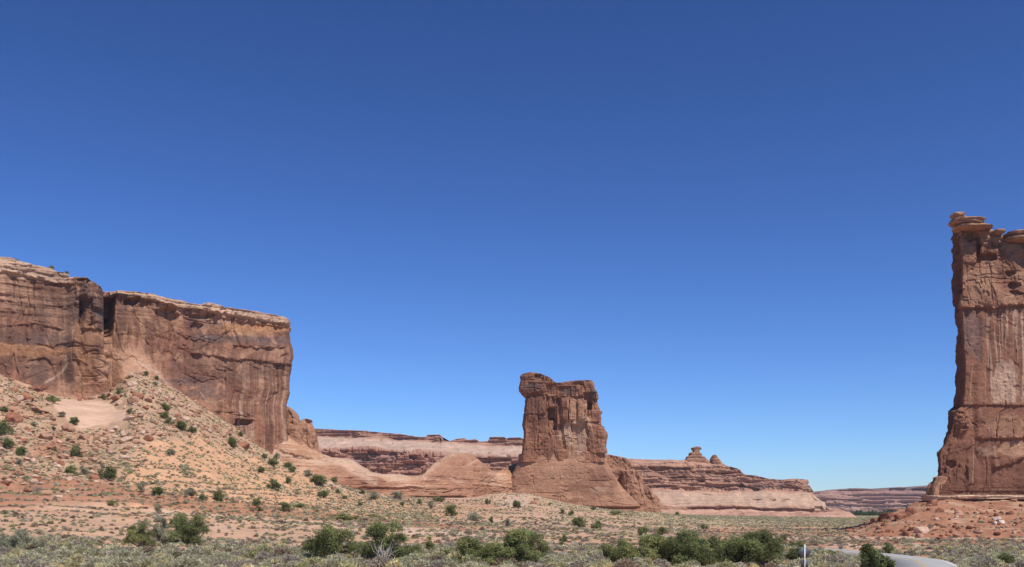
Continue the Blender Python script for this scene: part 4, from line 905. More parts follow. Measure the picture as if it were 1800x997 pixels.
tag(mesa_f, 'most distant purplish banded mesa, on the horizon beside the tall tower', 'mesa')
# ------------------------------------------------------------------ boulders
def ico(n):
    import bmesh
    bm = bmesh.new(); bmesh.ops.create_icosphere(bm, subdivisions=n, radius=1.0)
    v = np.array([q.co[:] for q in bm.verts]); f = np.array([[w.index for w in p.verts] for p in bm.faces]); bm.free()
    return v, f
ICO3, ICO1 = ico(4), ico(2)
def boulder_shape(seed, base, flat=0.7, nplanes=11, roundness=0.0, rough_amp=0.05):
    r = np.random.default_rng(seed); v, f = base
    n = r.normal(size=(nplanes, 3)); n /= np.linalg.norm(n, axis=1)[:, None]
    n = np.vstack((n, [[0, 0, 1], [0, 0, -1]])); dd = np.concatenate((r.uniform(0.55, 0.95, nplanes), [r.uniform(0.6, 0.9), 0.7]))
    c = v @ n.T
    k = np.where(c > 0.05, dd[None, :] / np.maximum(c, 0.05), 9).min(1)
    k = np.minimum(k, 1.05); k = k * (1 - roundness) + 0.85 * roundness
    p = v * k[:, None] * np.array([1.0, r.uniform(0.65, 0.95), flat])
    if rough_amp: p = p + v * (rough_amp * fbm(p[:, 0] * 2.5, p[:, 1] * 2.5, p[:, 2] * 4.5, seed, 4))[:, None]
    return p, f
TONES = dict(tan=np.array([0.40, 0.225, 0.145]), red=np.array([0.31, 0.135, 0.080]), pale=np.array([0.52, 0.345, 0.245]), dark=np.array([0.22, 0.090, 0.055]), white=np.array([0.60, 0.48, 0.38]), orange=np.array([0.42, 0.205, 0.11]))
_bmesh = {}
def boulder_mesh(tone, k, flat):
    key = (tone, k, flat)
    if key not in _bmesh:
        p, f = boulder_shape(100 + k, ICO3, {0: 0.8, 1: 0.42, 2: 0.85}[flat], 9 + k % 4, 0.08 if flat == 2 else 0.0)
        n = fbm(p[:, 0] * 2, p[:, 1] * 2, p[:, 2] * 5, 7 + k, 4)
        c = TONES[tone][None, :] * (1 + 0.28 * n)[:, None]
        o = link_mesh('boulder', p, f, M_BOULDER, col=c); _bmesh[key] = o.data
        bpy.data.objects.remove(o)
    return _bmesh[key]
_rb = random.Random(5)
def add_boulder(u, v, w, tone, label, flat=0, group='boulders on the slopes', tilt=0.25, D=None):
    x, y, z = on_ground(u, v) if D is None else (lambda q: (q[0], q[1], q[2]))(np.array([(u - 900) / F * D, D, float(gz_uD(u, D))]))
    r = 0.46 * w * y / F * (1.3 if u > 1500 else 1.0)
    o = bpy.data.objects.new('boulder', boulder_mesh(tone, _rb.randrange(5), flat)); COL.objects.link(o)
    y2 = y + 0.6 * r
    o.location = (x, y2, max(z, float(gz(x, y2))) + r * (0.22 if flat != 1 else 0.10)); o.scale = (r * 1.08,) * 3
    o.rotation_euler = (_rb.uniform(-tilt, tilt), _rb.uniform(-tilt, tilt), _rb.uniform(0, 6.28))
    return tag(o, label, 'boulder', group)
BOULDERS = [
 (63,688,22,'dark','dark squat boulder on the upper rubble slope below the overhang'),(43,703,26,'red','rounded reddish boulder below the dark squat one on the rubble slope',2),(62,728,40,'tan','broad flat-topped tan boulder on the rubble slope left of the bedrock pan',1),
 (20,742,36,'red','big cracked reddish boulder low on the rubble slope, beside green junipers'),(138,704,14,'red','left one of two reddish rocks perched above the pale bedrock pan'),(151,704,11,'red','right one of two reddish rocks perched above the pale bedrock pan'),
 (197,688,13,'red','upright reddish block where the bare ramp meets the rubble cone'),(240,701,22,'red','uppermost block in the reddish pile on the rubble cone'),(233,710,22,'tan','lower block of the reddish pile on the rubble cone'),
 (204,706,27,'red','thin flat reddish slab right of the bedrock pan',1),(208,713,15,'pale','pale block under the thin flat reddish slab'),(219,719,13,'pale','small pale cube at the right corner of the bedrock pan'),
 (225,740,22,'pale','wide pale slab just below the right corner of the bedrock pan',1),(232,748,15,'pale','pale stone below the wide pale slab on the rubble cone',1),(116,757,26,'tan','large grey-tan boulder under the left tip of the bedrock pan'),
 (75,772,30,'tan','large tan boulder among small ones midway down the rubble slope',2),(145,774,19,'tan','tan boulder in the gully below the bedrock pan'),(222,778,24,'pale','tilted pale oval boulder near the top of the orange dune'),
 (215,766,16,'pale','smooth pale stone just above the tilted oval boulder',2),(215,808,19,'pale','round pale boulder alone beside the orange dune',2),(95,819,13,'pale','pale stone near the foot of the rubble slope',2),
 (109,808,21,'tan','tan boulder upslope of the pale stone at the slope foot'),(146,798,18,'tan','tan boulder right behind the dark gully juniper'),(147,814,15,'red','reddish flat rock beneath the gully juniper',1),
 (262,764,21,'tan','tan block on the crest line above the orange dune'),(249,765,15,'pale','pale block on the crest line above the orange dune'),(324,740,17,'pale','pale block high on the right flank of the rubble cone'),
 (247,730,13,'pale','pale stone midway up the rubble cone'),(358,765,17,'tan','tan block low on the right flank of the rubble cone',1),(329,766,15,'tan','tan block below a pair of junipers on the rubble cone'),
 (427,787,24,'red','reddish rounded boulder on the right flank beside a dark juniper',2),(163,844,19,'red','rounded brown boulder left of the lone dark round juniper',2),(8,855,17,'dark','dark red block at the far left end of the red bank'),
 (46,866,20,'red','low reddish boulder lying on the red bank',1),(118,868,9,'white','small white stone on the red bank'),(97,876,24,'pale','pale flat slab below the red bank',1),(445,896,19,'dark','dark red rock at the end of the red bank',1),
 (125,780,15,'tan','tan slab near the dark shrub below the bedrock pan',1),(39,778,15,'red','reddish block among left-side junipers'),(52,806,17,'tan','tan block above the red bank at the left'),
 (888,877,11,'tan','left rock on the sandy apron below the butte'),(938,886,14,'red','red block on the sandy apron below the butte'),(942,879,11,'tan','tan rock behind the red block on the sandy apron'),(910,873,9,'tan','small tan rock at the crest of the sandy apron'),
 (430,744,22,'red','rounded red boulder lodged in the alcove under the streaked cliff',2),
 (1577,897,24,'orange','large rounded orange boulder on top of the debris mound',2),(1584,912,19,'red','upright reddish boulder on the flank of the debris mound'),(1595,909,14,'dark','dark split boulder next to the upright one on the debris mound'),
 (1603,905,24,'red','broad red boulder right of the dark split one'),(1591,888,12,'tan','tan boulder at the highest point of the debris mound',2),(1563,912,22,'dark','dark red jagged block on the left shoulder of the debris mound'),(1553,914,16,'dark','smaller dark jagged block on the left shoulder of the debris mound'),
 (1641,891,19,'red','red boulder just under the pale ledge of the tower'),(1655,901,13,'red','small red boulder below the pale ledge of the tower',2),(1688,906,15,'tan','tan oval boulder alone on the red slope under the tower',2),
 (1594,943,13,'dark','dark narrow boulder standing at the foot of the debris mound'),(1622,939,24,'pale','big pale grey boulder at the foot of the debris mound'),(1618,946,15,'tan','small block leaning on the big pale grey boulder'),
 (1589,935,11,'dark','little dark rock beside the dark narrow boulder'),(1607,933,12,'orange','orange stone behind the big pale grey boulder'),(1660,950,22,'dark','low dark ledge rock right of the big pale boulder',1),
 (1754,917,15,'white','largest of the white rocks on the slope under the tower'),(1761,921,11,'white','right one of the white rocks on the slope under the tower'),(1750,922,9,'white','lowest of the white rocks on the slope under the tower'),
 (1538,918,14,'dark','dark rock on the lower left shoulder of the debris mound'),(1526,923,11,'dark','dark rock at the left tip of the debris mound'),
 (1430,979,52,'orange','long layered pale-red ledge rock behind the grey road sign',1),(1394,977,24,'orange','layered red rock left of the grey road sign',1),(1379,954,17,'dark','flat dark red rock below a green shrub left of the road',1)]
for b in BOULDERS: add_boulder(*b)
# unnamed neighbours: blocks of the rubble slope and the mound nothing tells apart
_n = 0
while _n < 185:
    u, v = _rb.uniform(-10, 400), _rb.uniform(655, 862)
    lim = np.interp(u, [0, 100, 190, 237, 310, 400], [668, 705, 700, 655, 700, 760])
    low = np.interp(u, [0, 150, 215, 300, 400], [862, 850, 808, 768, 790])
    if v < lim or v > low or (95 < u < 228 and 702 < v < 756): continue
    add_boulder(u, v, _rb.choice([5, 6, 7, 8, 9, 11, 13, 16, 19]), _rb.choice(['tan', 'tan', 'red', 'pale']), 'angular sandstone block strewn on the rubble slope under the streaked cliff', _rb.choice([0, 0, 1, 2]), 'small blocks of the rubble slope')
    _n += 1
_n = 0
while _n < 50:
    u = _rb.uniform(1515, 1800); v = _rb.uniform(884, 940)
    if v < np.interp(u, [1510, 1560, 1605, 1650, 1710], [938, 910, 892, 884, 888]): continue
    add_boulder(u, v, _rb.choice([4, 5, 6, 7, 9]), _rb.choice(['red', 'dark', 'tan', 'pale'] if u > 1600 else ['red', 'dark']), 'small reddish stone strewn on the debris mound under the tall tower', _rb.choice([0, 1, 2]), 'small stones of the debris mound')
    _n += 1

def scatter_mesh(name, shapes, xyz, scale, rot, pick, tint, mat, label, smooth=False, squash=None):
    """many small bodies as one mesh of loose ground cover"""
    VV, FF, CC, off = [], [], [], 0
    for k, (p, f, c) in enumerate(shapes):
        m = np.where(pick == k)[0]
        if not len(m): continue
        cs, sn = np.cos(rot[m])[:, None], np.sin(rot[m])[:, None]
        s = scale[m][:, None]
        X = (p[None, :, 0] * cs - p[None, :, 1] * sn) * s + xyz[m, 0:1]; Y = (p[None, :, 0] * sn + p[None, :, 1] * cs) * s + xyz[m, 1:2]; Z = p[None, :, 2] * s + xyz[m, 2:3]
        VV.append(np.stack((X, Y, Z), -1).reshape(-1, 3)); CC.append((c[None] * tint[m][:, None, :]).reshape(-1, 3))
        FF.append((f[None] + (np.arange(len(m)) * len(p))[:, None, None] + off).reshape(-1, f.shape[1])); off += len(m) * len(p)
    o = link_mesh(name, np.concatenate(VV), np.concatenate(FF), mat, col=np.clip(np.concatenate(CC), 0, 0.9), smooth=smooth)
    return tag(o, label, None, None, 'stuff')

RNG = np.random.default_rng(12)
DB = interp([(c[0], np.exp(c[1][-1])) for c in []] or [(-500, 350), (0, 396), (105, 405), (190, 425), (237, 430), (310, 452), (410, 478), (480, 472), (560, 474), (620, 478), (710, 506), (830, 536), (868, 552), (930, 562), (1000, 586), (1080, 596), (1150, 610), (1165, 930), (1500, 1150), (1562, 1150), (1570, 300), (1605, 318), (1650, 322), (2300, 322)])
def sample(n, d0, d1, u0=-60, u1=1860):
    D = np.sqrt(RNG.uniform(d0 ** 2, d1 ** 2, n)); u = RNG.uniform(u0, u1, n)
    k = D < DB(u); D, u = D[k], u[k]
    z = gz_uD(u, D); x = (u - 900) / F * D
    return u, D, x, z, H0 - (z - CZ) * F / D
def on_road(x, D, m=4.6): return (np.abs(x - road_x(D)) < m) & (D < 300)
def on_pan(u, v): return (u > 94) & (u < 226) & (v > 702) & (v < 754)

rub = [(*boulder_shape(300 + k, ICO1, [0.7, 0.45, 0.8][k % 3], 9, 0, 0.0),) for k in range(6)]
rub = [(p, f, np.ones_like(p) * (1 + 0.1 * RNG.normal(size=(len(p), 1)))) for p, f in rub]
u, D, x, z, v = sample(26000, 215, 480, -40, 620)
dz = interp([(150, 900), (215, 808), (270, 772), (330, 762), (400, 790), (480, 808), (560, 842), (640, 868)])(u)
pr = np.where(v < dz, 0.50, 0.012) * (v < 858) + 0.03 * ((v > 858) & (v < 900)); pr = pr * (0.35 + sstep(-0.3, 0.5, fbm(x / 9, D / 9, 0 * x, 801, 3)) * 1.4)
k = (RNG.uniform(size=len(u)) < pr) & ~on_pan(u, v)
u2, D2, x2, z2, v2 = sample(9000, 240, 330, 1490, 1860)
k2 = (RNG.uniform(size=len(u2)) < 0.09 * (0.3 + sstep(-0.2, 0.5, fbm(x2 / 7, D2 / 7, 0 * x2, 802, 3)))) & (v2 < 946)
xs, ys, zs = np.concatenate((x[k], x2[k2])), np.concatenate((D[k], D2[k2])), np.concatenate((z[k], z2[k2]))
n = len(xs); sc = np.clip(0.22 * RNG.pareto(2.0, n) + 0.16, 0, 1.25)
tl = np.array([TONES['tan'], TONES['pale'], TONES['red'], TONES['tan'] * 0.75])[RNG.integers(0, 4, n)]
tl[k.sum():] = np.array([TONES['red'], TONES['red'], TONES['dark'], TONES['tan']])[RNG.integers(0, 4, k2.sum())]
scatter_mesh('rubble', rub, np.stack((xs, ys, zs + 0.25 * sc), 1), sc, RNG.uniform(0, 6.3, n), RNG.integers(0, 6, n), tl * RNG.uniform(0.75, 1.15, (n, 1)), M_BOULDER, 'loose stones and rubble strewn over the slopes')

# ------------------------------------------------------------------ road
M_ASPHALT = flat_material('asphalt', (0.32, 0.31, 0.295), 0.9, noise=0.12, scale=0.6)
M_WHITE = flat_material('road_white_paint', (0.72, 0.71, 0.68), 0.7, noise=0.08, scale=2.0)
M_YELLOW = flat_material('road_yellow_paint', (0.62, 0.36, 0.04), 0.7, noise=0.1, scale=2.0)
ry = np.concatenate((np.linspace(60, 110, 30), np.linspace(111, 200, 120), np.linspace(201, 300, 30)))
rxx = np.convolve(np.pad(road_x(ry), 6, mode='edge'), np.hanning(15)[1:-1] / np.hanning(15)[1:-1].sum(), mode='valid')
rpt = np.stack((rxx, ry), 1); tan = np.gradient(rpt, axis=0); tan /= np.linalg.norm(tan, axis=1)[:, None]; nor = np.stack((tan[:, 1], -tan[:, 0]), 1)
rz = np.interp(ry, [0, 60, 111, 300], [1.0, 0.6, 0.33, 0.33]) + 0.02
def ribbon(name, a, b, dz, mat, kind=None, thick=0.3):
    L = rpt + nor * a; Rr = rpt + nor * b; n = len(ry)
    v = np.concatenate((np.column_stack((L, rz + dz)), np.column_stack((Rr, rz + dz))))
    i = np.arange(n - 1); f = np.stack((i, i + n, i + n + 1, i + 1), 1)
    if thick:
        v = np.concatenate((v, v - [0, 0, thick])); m = 2 * n
        f = np.concatenate((f, np.stack((i, i + 1, i + 1 + m, i + m), 1), np.stack((i + n + 1, i + n, i + n + m, i + n + 1 + m), 1)))
    return link_mesh(name, v, f, mat)
tag(ribbon('road', -3.6, 3.6, 0.0, M_ASPHALT), kind='structure')
for nm, a, b, m in (('road_edge_line', -3.32, -3.17, M_WHITE), ('road_edge_line', 3.17, 3.32, M_WHITE), ('road_centre_line', -0.14, -0.05, M_YELLOW), ('road_centre_line', 0.05, 0.14, M_YELLOW)):
    tag(ribbon(nm, a, b, 0.006, m, thick=0), kind='structure')

# ------------------------------------------------------------------ signs
M_ALU = flat_material('sign_back_metal', (0.115, 0.125, 0.14), 0.55, 0.3, 0.06)
M_POST = flat_material('sign_post_paint', (0.66, 0.62, 0.55), 0.6, 0.0, 0.05)
M_STEEL = flat_material('galvanised_steel', (0.30, 0.30, 0.29), 0.5, 0.5, 0.1)
M_SIGNY = flat_material('sign_yellow', (0.78, 0.47, 0.02), 0.5, 0.0, 0.04)
M_DARKPOST = flat_material('dark_post', (0.06, 0.055, 0.05), 0.7)
def prism(poly, y0, y1, bev=0.0):
    """upright plate: outline poly (x,z) extruded along y"""
    n = len(poly); p = np.array(poly, float)
    v = np.concatenate((np.column_stack((p[:, 0], np.full(n, y0), p[:, 1])), np.column_stack((p[:, 0], np.full(n, y1), p[:, 1]))))
    flat = list(range(n)) + list(range(2 * n - 1, n - 1, -1)); sz = [n, n]
    for i in range(n):
        j = (i + 1) % n; flat += [i, i + n, j + n, j]; sz.append(4)
    return v, flat, sz
def rdiamond(r, rc=0.06):
    pts = []
    for k in range(4):
        a = k * np.pi / 2
        for s in (-1, 1):
            b = a + s * 0.5 * rc
            pts.append((np.sin(b) * (r - rc * 0.25), np.cos(b) * (r - rc * 0.25)))
    return pts
def plate(name, poly, y0, y1, mat, par, z=0.0):
    v, fl, sz = prism([(x, q + z) for x, q in poly], y0, y1)
    return link_mesh(name, v, fl, mat, parent=par, sizes=sz)
def rect(w, h): return [(-w, -h), (w, -h), (w, h), (-w, h)]
def sign(u, D, ztop, label, flip, front_mat):
    x = (u - 900) / F * D; zg = float(gz(x, D))
    r = empty('road_sign', (x, D, zg)); tag(r, label, 'road sign')
    H = ztop - zg
    plate('post', rect(0.05, 0.5 * (H + 0.06) + 0.15), -0.035, 0.035, M_POST, r, 0.5 * (H + 0.06) - 0.15)
    s = 1 if flip else -1
    plate('diamond_panel', rdiamond(0.60), 0.04, 0.055, M_ALU if flip else front_mat, r, H - 0.60)
    if flip:
        plate('diamond_face', rdiamond(0.595), 0.0565, 0.060, M_SIGNY, r, H - 0.60)
        plate('plaque', rect(0.33, 0.32), 0.04, 0.055, M_ALU, r, H - 1.58)
        plate('plaque_face', rect(0.325, 0.315), 0.0565, 0.060, M_SIGNY, r, H - 1.58)
        for q in (H - 0.25, H - 0.95, H - 1.40, H - 1.76): plate('bolt', rect(0.018, 0.018), -0.05, -0.034, M_STEEL, r, q)
    return r
sign(1414.5, 87.0, 3.42, 'grey back of a diamond road sign and plaque on a pale post', True, M_ALU)
def front_sign(u, D, ztop):
    x = (u - 900) / F * D; zg = float(gz(x, D)); H = ztop - zg
    r = empty('road_sign', (x, D, zg)); tag(r, 'yellow diamond road sign, only its tip showing behind the dark roadside juniper', 'road sign')
    plate('post', rect(0.035, 0.5 * H + 0.1), 0.03, 0.07, M_POST, r, 0.5 * H - 0.15)
    plate('diamond_panel', rdiamond(0.50), 0.0, 0.02, M_SIGNY, r, H - 0.50)
front_sign(1527.5, 103.0, 3.0)
xd, yd = (1660 - 900) / F * 143, 143.0
dl = empty('delineator_post', (xd, yd, float(gz(xd, yd)))); tag(dl, 'thin dark marker post beside the road bend', 'marker post')
plate('post', rect(0.05, 0.65), -0.03, 0.03, M_DARKPOST, dl, 0.5); plate('reflector', rect(0.045, 0.07), -0.04, -0.031, M_WHITE, dl, 0.98)

# ------------------------------------------------------------------ vegetation
M_LEAF = attr_material('foliage', rough=0.75, n1=(0.8, 0.10), n2=(6, 0.12), bump=None, spec=0.15)
M_SAGE = attr_material('sage_foliage', rough=0.9, n1=(0.8, 0.10), n2=(6, 0.12), bump=None, spec=0.05)
def translucent(m, k):
    nt = m.node_tree; N, L = nt.nodes, nt.links; b = N['Principled BSDF']
    t = N.new('ShaderNodeBsdfTranslucent'); mx = N.new('ShaderNodeMixShader'); mx.inputs[0].default_value = k
    L.new(b.inputs['Base Color'].links[0].from_socket, t.inputs['Color'])
    L.new(b.outputs[0], mx.inputs[1]); L.new(t.outputs[0], mx.inputs[2]); L.new(mx.outputs[0], N['Material Output'].inputs['Surface'])
translucent(M_LEAF, 0.45); translucent(M_SAGE, 0.45)
M_BARK = flat_material('juniper_bark', (0.20, 0.155, 0.12), 0.9, noise=0.3, scale=5)
M_DEAD = flat_material('weathered_wood', (0.50, 0.44, 0.38), 0.9, noise=0.2, scale=5)

def tri_leaves(c, nrm, size, rng, wide=0.55):
    """one small pointed leaf spray per centre, facing roughly along nrm"""
    n = len(c)
    a = rng.normal(size=(n, 3)); a -= (a * nrm).sum(1)[:, None] * nrm; a /= np.linalg.norm(a, axis=1)[:, None] + 1e-6
    b = np.cross(nrm, a)
    s = (size * rng.uniform(0.6, 1.4, n))[:, None]
    v = np.stack((c - a * s * 0.5 - b * s * wide * 0.5, c - a * s * 0.35 + b * s * wide * 0.6, c + a * s * 0.65 + b * s * 0.05), 1)
    return v.reshape(-1, 3), np.arange(3 * n).reshape(-1, 3)
def unit(v): return v / (np.linalg.norm(v, axis=-1, keepdims=True) + 1e-9)
def tube(pts, radii, sides=5):
    pts = np.asarray(pts, float); n = len(pts); t = unit(np.gradient(pts, axis=0))
    up = np.where(np.abs(t[:, 2:3]) > 0.9, [[1.0, 0, 0]], [[0, 0, 1.0]]); a = unit(np.cross(t, up)); b = np.cross(t, a)
    th = np.linspace(0, 2 * np.pi, sides, endpoint=False)
    v = pts[:, None] + (a[:, None] * np.cos(th)[None, :, None] + b[:, None] * np.sin(th)[None, :, None]) * np.asarray(radii)[:, None, None]
    i = np.arange(n - 1)[:, None] * sides; j = np.arange(sides)[None]; j2 = (j + 1) % sides
    return v.reshape(-1, 3), np.stack((i + j, i + j2, i + sides + j2, i + sides + j), -1).reshape(-1, 4)
def join(parts):
    V, Fc, off = [], [], 0
    for v, f in parts: V.append(v); Fc.append(f + off); off += len(v)
    return np.concatenate(V), np.concatenate(Fc)

G_DARK = np.array([0.120, 0.146, 0.056]); G_MID = np.array([0.225, 0.242, 0.098]); G_YEL = np.array([0.315, 0.310, 0.115]); G_GREY = np.array([0.350, 0.335, 0.225])
def juniper_parts(seed, w, h, lobes, per, leaf, tint=(0.5, 0.25, 0.25), open_=0.0, conic=0.0, deadwood=0.0):
    """crown (leaf sprays in clumps on several lobes, with gaps between) and trunk with limbs; base at the origin"""
    rng = np.random.default_rng(seed)
    L = []
    for k in range(int(lobes * 1.7)):
        a = rng.uniform(0, 2 * np.pi); q = np.sqrt(rng.uniform(0, 1)); zz = rng.uniform(0.10, 0.80)
        lim = np.sqrt(max(0.05, 1 - ((zz - 0.36) / 0.60) ** 2)) * (1 - conic * zz)
        rad = w * (0.075 + 0.10 * rng.uniform() ** 1.5) * (1 - 0.35 * conic * zz)
        L.append((np.array([np.cos(a) * q * lim * (w / 2 - rad * 0.45), np.sin(a) * q * lim * (w / 2 - rad * 0.7), zz * h]), rad))
    L.append((np.array([rng.uniform(-0.2, 0.2) * w, 0, h - 0.13 * w]), 0.14 * w))
    L.append((np.array([0, 0, 0.42 * h]), 0.20 * w))
    C, Nn, K = [], [], []
    for ctr, rad in L:
        nc = int(1.15 * per * (rad / (0.2 * w)) ** 2) + 4
        d = unit(rng.normal(size=(nc, 3))); d[:, 2] = np.where(d[:, 2] < -0.5, -d[:, 2], d[:, 2])
        rr = rad * rng.uniform(0.55, 1.08, nc) * (1 + 0.25 * rng.normal(size=nc) * open_)
        cc = ctr + d * rr[:, None] * np.array([1, 1, 0.85])
        hue = rng.uniform(); m = int(9)
        clump = np.repeat(cc, m, 0) + rng.normal(size=(nc * m, 3)) * leaf * 0.95
        nn = unit(np.repeat(d, m, 0) * 0.7 + rng.normal(size=(nc * m, 3)) * 0.75 + [0, 0, 0.25])
        t = rng.uniform(size=nc)
        base = np.where((t < tint[0])[:, None], G_MID, np.where((t < tint[0] + tint[1])[:, None], G_DARK, G_YEL)) if tint[2] >= 0 else np.tile(G_GREY, (nc, 1))
        base = base * (0.62 + 0.85 * hue)
        col = np.repeat(base, m, 0) * rng.uniform(0.82, 1.2, (nc * m, 1))
        C.append(clump); Nn.append(nn); K.append(col)
    C, Nn, K = np.concatenate(C), np.concatenate(Nn), np.concatenate(K)
    keep = C[:, 2] > 0.02 * h; C, Nn, K = C[keep], Nn[keep], K[keep]
    v, f = tri_leaves(C, Nn, leaf, rng)
    tr = []
    base = np.array([0, 0, -0.3])
    for ctr, rad in L:
        mid = ctr * np.array([0.35, 0.35, 0.5]) + rng.normal(size=3) * 0.03 * w; mid[2] = max(mid[2], 0.1)
        r0 = 0.020 * w * rng.uniform(0.7, 1.3)
        tr.append(tube([base, mid * 0.5 + base * 0.3, mid, ctr, ctr + unit(ctr[None])[0] * rad * 0.7], [r0 * 1.5, r0 * 1.3, r0, r0 * 0.6, r0 * 0.15]))
    tv, tf = join(tr)
    return (v, f, np.repeat(K, 3, 0)), (tv, tf)
def juniper(name, loc, seed, w, h, lobes, per, leaf, label, group=None, rz=0.0, cat='juniper', **kw):
    (v, f, c), (tv, tf) = juniper_parts(seed, w, h, lobes, per, leaf, **kw)
    r = empty(name, loc, rz); tag(r, label, cat, group)
    link_mesh('crown', v, f, M_LEAF, parent=r, col=c); link_mesh('trunk', tv, tf, M_BARK, parent=r)
    return r
def ground_at(u, v, D=None):
    if D is None: return on_ground(u, v)
    return np.array([(u - 900) / F * D, D, float(gz_uD(u, D))])

# foreground trees and bushes: (u, v of the base or None with a distance, width px, height px, ...)
FG = 'junipers of the foreground row'
FORE = [
 (34, 970, None, 80, 36, 12, 'sprawling grey-green bush beside bare sand, first in the foreground row', dict(tint=(0.35, 0.35, -1.0), open_=0.5)),
 (248, 964, None, 52, 42, 9, 'small bright green juniper snug against the broad round one', dict(tint=(0.35, 0.05, 0.6))),
 (282, 959, None, 36, 52, 7, 'pale olive bush wedged between the bright green and the broad round juniper', dict(tint=(0.3, 0.3, -1.0))),
 (329, 960, None, 80, 58, 15, 'broad round juniper left of the centre, topmost crown of its trio', dict(tint=(0.55, 0.25, 0.2))),
 (584, 985, None, 94, 62, 14, 'wide olive juniper with a grey-topped crown beside the one with dead branches', dict(tint=(0.55, 0.2, 0.25), open_=0.4)),
 (676, 989, None, 94, 72, 15, 'tall dark green juniper with white dead branches at its foot', dict(tint=(0.5, 0.4, 0.1), open_=0.4)),
 (724, 990, None, 56, 30, 8, 'low green bush at the right skirt of the tall dark juniper', dict(tint=(0.5, 0.1, 0.4))),
 (755, 968, None, 26, 24, 6, 'small olive bush behind the low green one, by bare grey twigs', dict(tint=(0.5, 0.1, 0.4))),
 (826, 1000, 110.5, 66, 56, 12, 'dome-shaped bright green juniper standing clear of its neighbours', dict(tint=(0.5, 0.1, 0.4), conic=0.25)),
 (878, 1000, 109.5, 84, 46, 12, 'low olive juniper filling the gap beside the spreading one', dict(tint=(0.5, 0.1, 0.4))),
 (922, 1000, 111.0, 98, 70, 16, 'spreading juniper with an uneven crown below the butte', dict(tint=(0.5, 0.2, 0.3), open_=0.5)),
 (1086, 998, 111.0, 62, 46, 11, 'leftmost rounded juniper of the dense thicket', dict(tint=(0.5, 0.2, 0.3))),
 (1114, 1001, 108.5, 78, 40, 12, 'low yellow-green juniper in front of the thicket', dict(tint=(0.3, 0.05, 0.65))),
 (1156, 998, 111.5, 88, 58, 15, 'bright green juniper in the left half of the thicket', dict(tint=(0.45, 0.15, 0.4))),
 (1214, 1000, 110.0, 106, 66, 18, 'large dark juniper in the middle of the thicket', dict(tint=(0.55, 0.35, 0.1), open_=0.3)),
 (1278, 1000, 111.0, 96, 58, 16, 'mid green juniper right of the large dark one in the thicket', dict(tint=(0.6, 0.2, 0.2))),
 (1340, 1001, 109.0, 98, 70, 17, 'tall blue-green juniper at the right end of the thicket, near the sign', dict(tint=(0.75, 0.2, 0.05), conic=0.2)),
 (1400, 997, 112.0, 34, 32, 7, 'small green bush just behind the grey sign post', dict(tint=(0.6, 0.3, 0.1))),
 (1530, 996, 96.0, 46, 38, 12, 'dense dark roadside juniper hiding the yellow sign', dict(tint=(0.25, 0.7, 0.05), conic=0.45)),
 (1553, 996, 97.5, 34, 18, 7, 'low dark skirt bush leaning from the roadside juniper towards the road', dict(tint=(0.35, 0.55, 0.1))),
 (1766, 996, 113.0, 34, 22, 7, 'rounded dark green bush beyond the road near the right corner', dict(tint=(0.6, 0.3, 0.1))),
 (1562, 974, None, 20, 17, 6, 'green bush on the far verge of the road bend', dict(tint=(0.5, 0.3, 0.2))),
 (1392, 966, None, 16, 14, 5, 'left one of two green shrubs behind the road sign', dict(tint=(0.6, 0.2, 0.2))),
 (1406, 964, None, 14, 12, 5, 'right one of two green shrubs behind the road sign', dict(tint=(0.6, 0.2, 0.2))),
 (1377, 952, None, 18, 11, 5, 'dusky green shrub on the flat dark red rock', dict(tint=(0.5, 0.4, 0.1))),
]
FOREPOS = []
for k, (u, v, D, w, h, lb, label, kw) in enumerate(FORE):
    p = ground_at(u, v, D); m = p[1] / F
    hh = h * m + (0 if D is None else (v - (H0 - (p[2] - CZ) * F / p[1])) * -m)
    FOREPOS.append((u, p[0], p[1], label))
    juniper('juniper', p, 900 + k, w * m, hh, lb, int(48 + 1.3 * w) if w > 30 else 36, 0.155 if w > 30 else 0.15, label, FG, cat='juniper' if 'juniper' in label else 'bush', **kw)

# bare, bleached branches
def twigs(name, loc, seed, n, h, w, mat, label, cat, r0=0.035):
    rng = np.random.default_rng(seed); parts = []
    for k in range(n):
        a = rng.uniform(0, 2 * np.pi); q = rng.uniform(0.15, 1) * w / 2; hh = h * rng.uniform(0.55, 1.0)
        tip = np.array([np.cos(a) * q, np.sin(a) * q * 0.6, hh]); p1 = tip * [0.35, 0.35, 0.35] + rng.normal(size=3) * 0.06 * h; p2 = tip * [0.8, 0.8, 0.7] + rng.normal(size=3) * 0.06 * h
        parts.append(tube([[rng.normal() * 0.1 * w, rng.normal() * 0.05, -0.15], p1, p2, tip], [r0, r0 * 0.8, r0 * 0.55, r0 * 0.2]))
        for s in range(2):
            e = p2 + rng.normal(size=3) * 0.22 * h; e[2] = abs(e[2]); parts.append(tube([p1 * 0.4 + p2 * 0.6, (p2 + e) / 2 + rng.normal(size=3) * 0.03, e], [r0 * 0.5, r0 * 0.4, r0 * 0.15]))
    v, f = join(parts); o = link_mesh(name, v, f, mat); o.location = loc
    return tag(o, label, cat)
p = ground_at(676, 991, 111.5); twigs('dead_shrub', p, 4, 10, 2.6, 3.6, M_DEAD, 'bleached bare branches sticking up in front of the tall dark juniper', 'dead shrub', 0.045)
M_GREYTWIG = flat_material('grey_twigs', (0.24, 0.21, 0.19), 0.9, noise=0.2)
p = ground_at(790, 972); twigs('dead_shrub', p, 5, 26, 2.2, 2.6, M_GREYTWIG, 'bare grey twiggy shrub left of the dome-shaped juniper', 'dead shrub', 0.022)
p = ground_at(66, 868); twigs('dead_shrub', p, 6, 30, 2.2, 3.4, M_GREYTWIG, 'bare grey twiggy shrub standing on the red bank', 'dead shrub', 0.03)
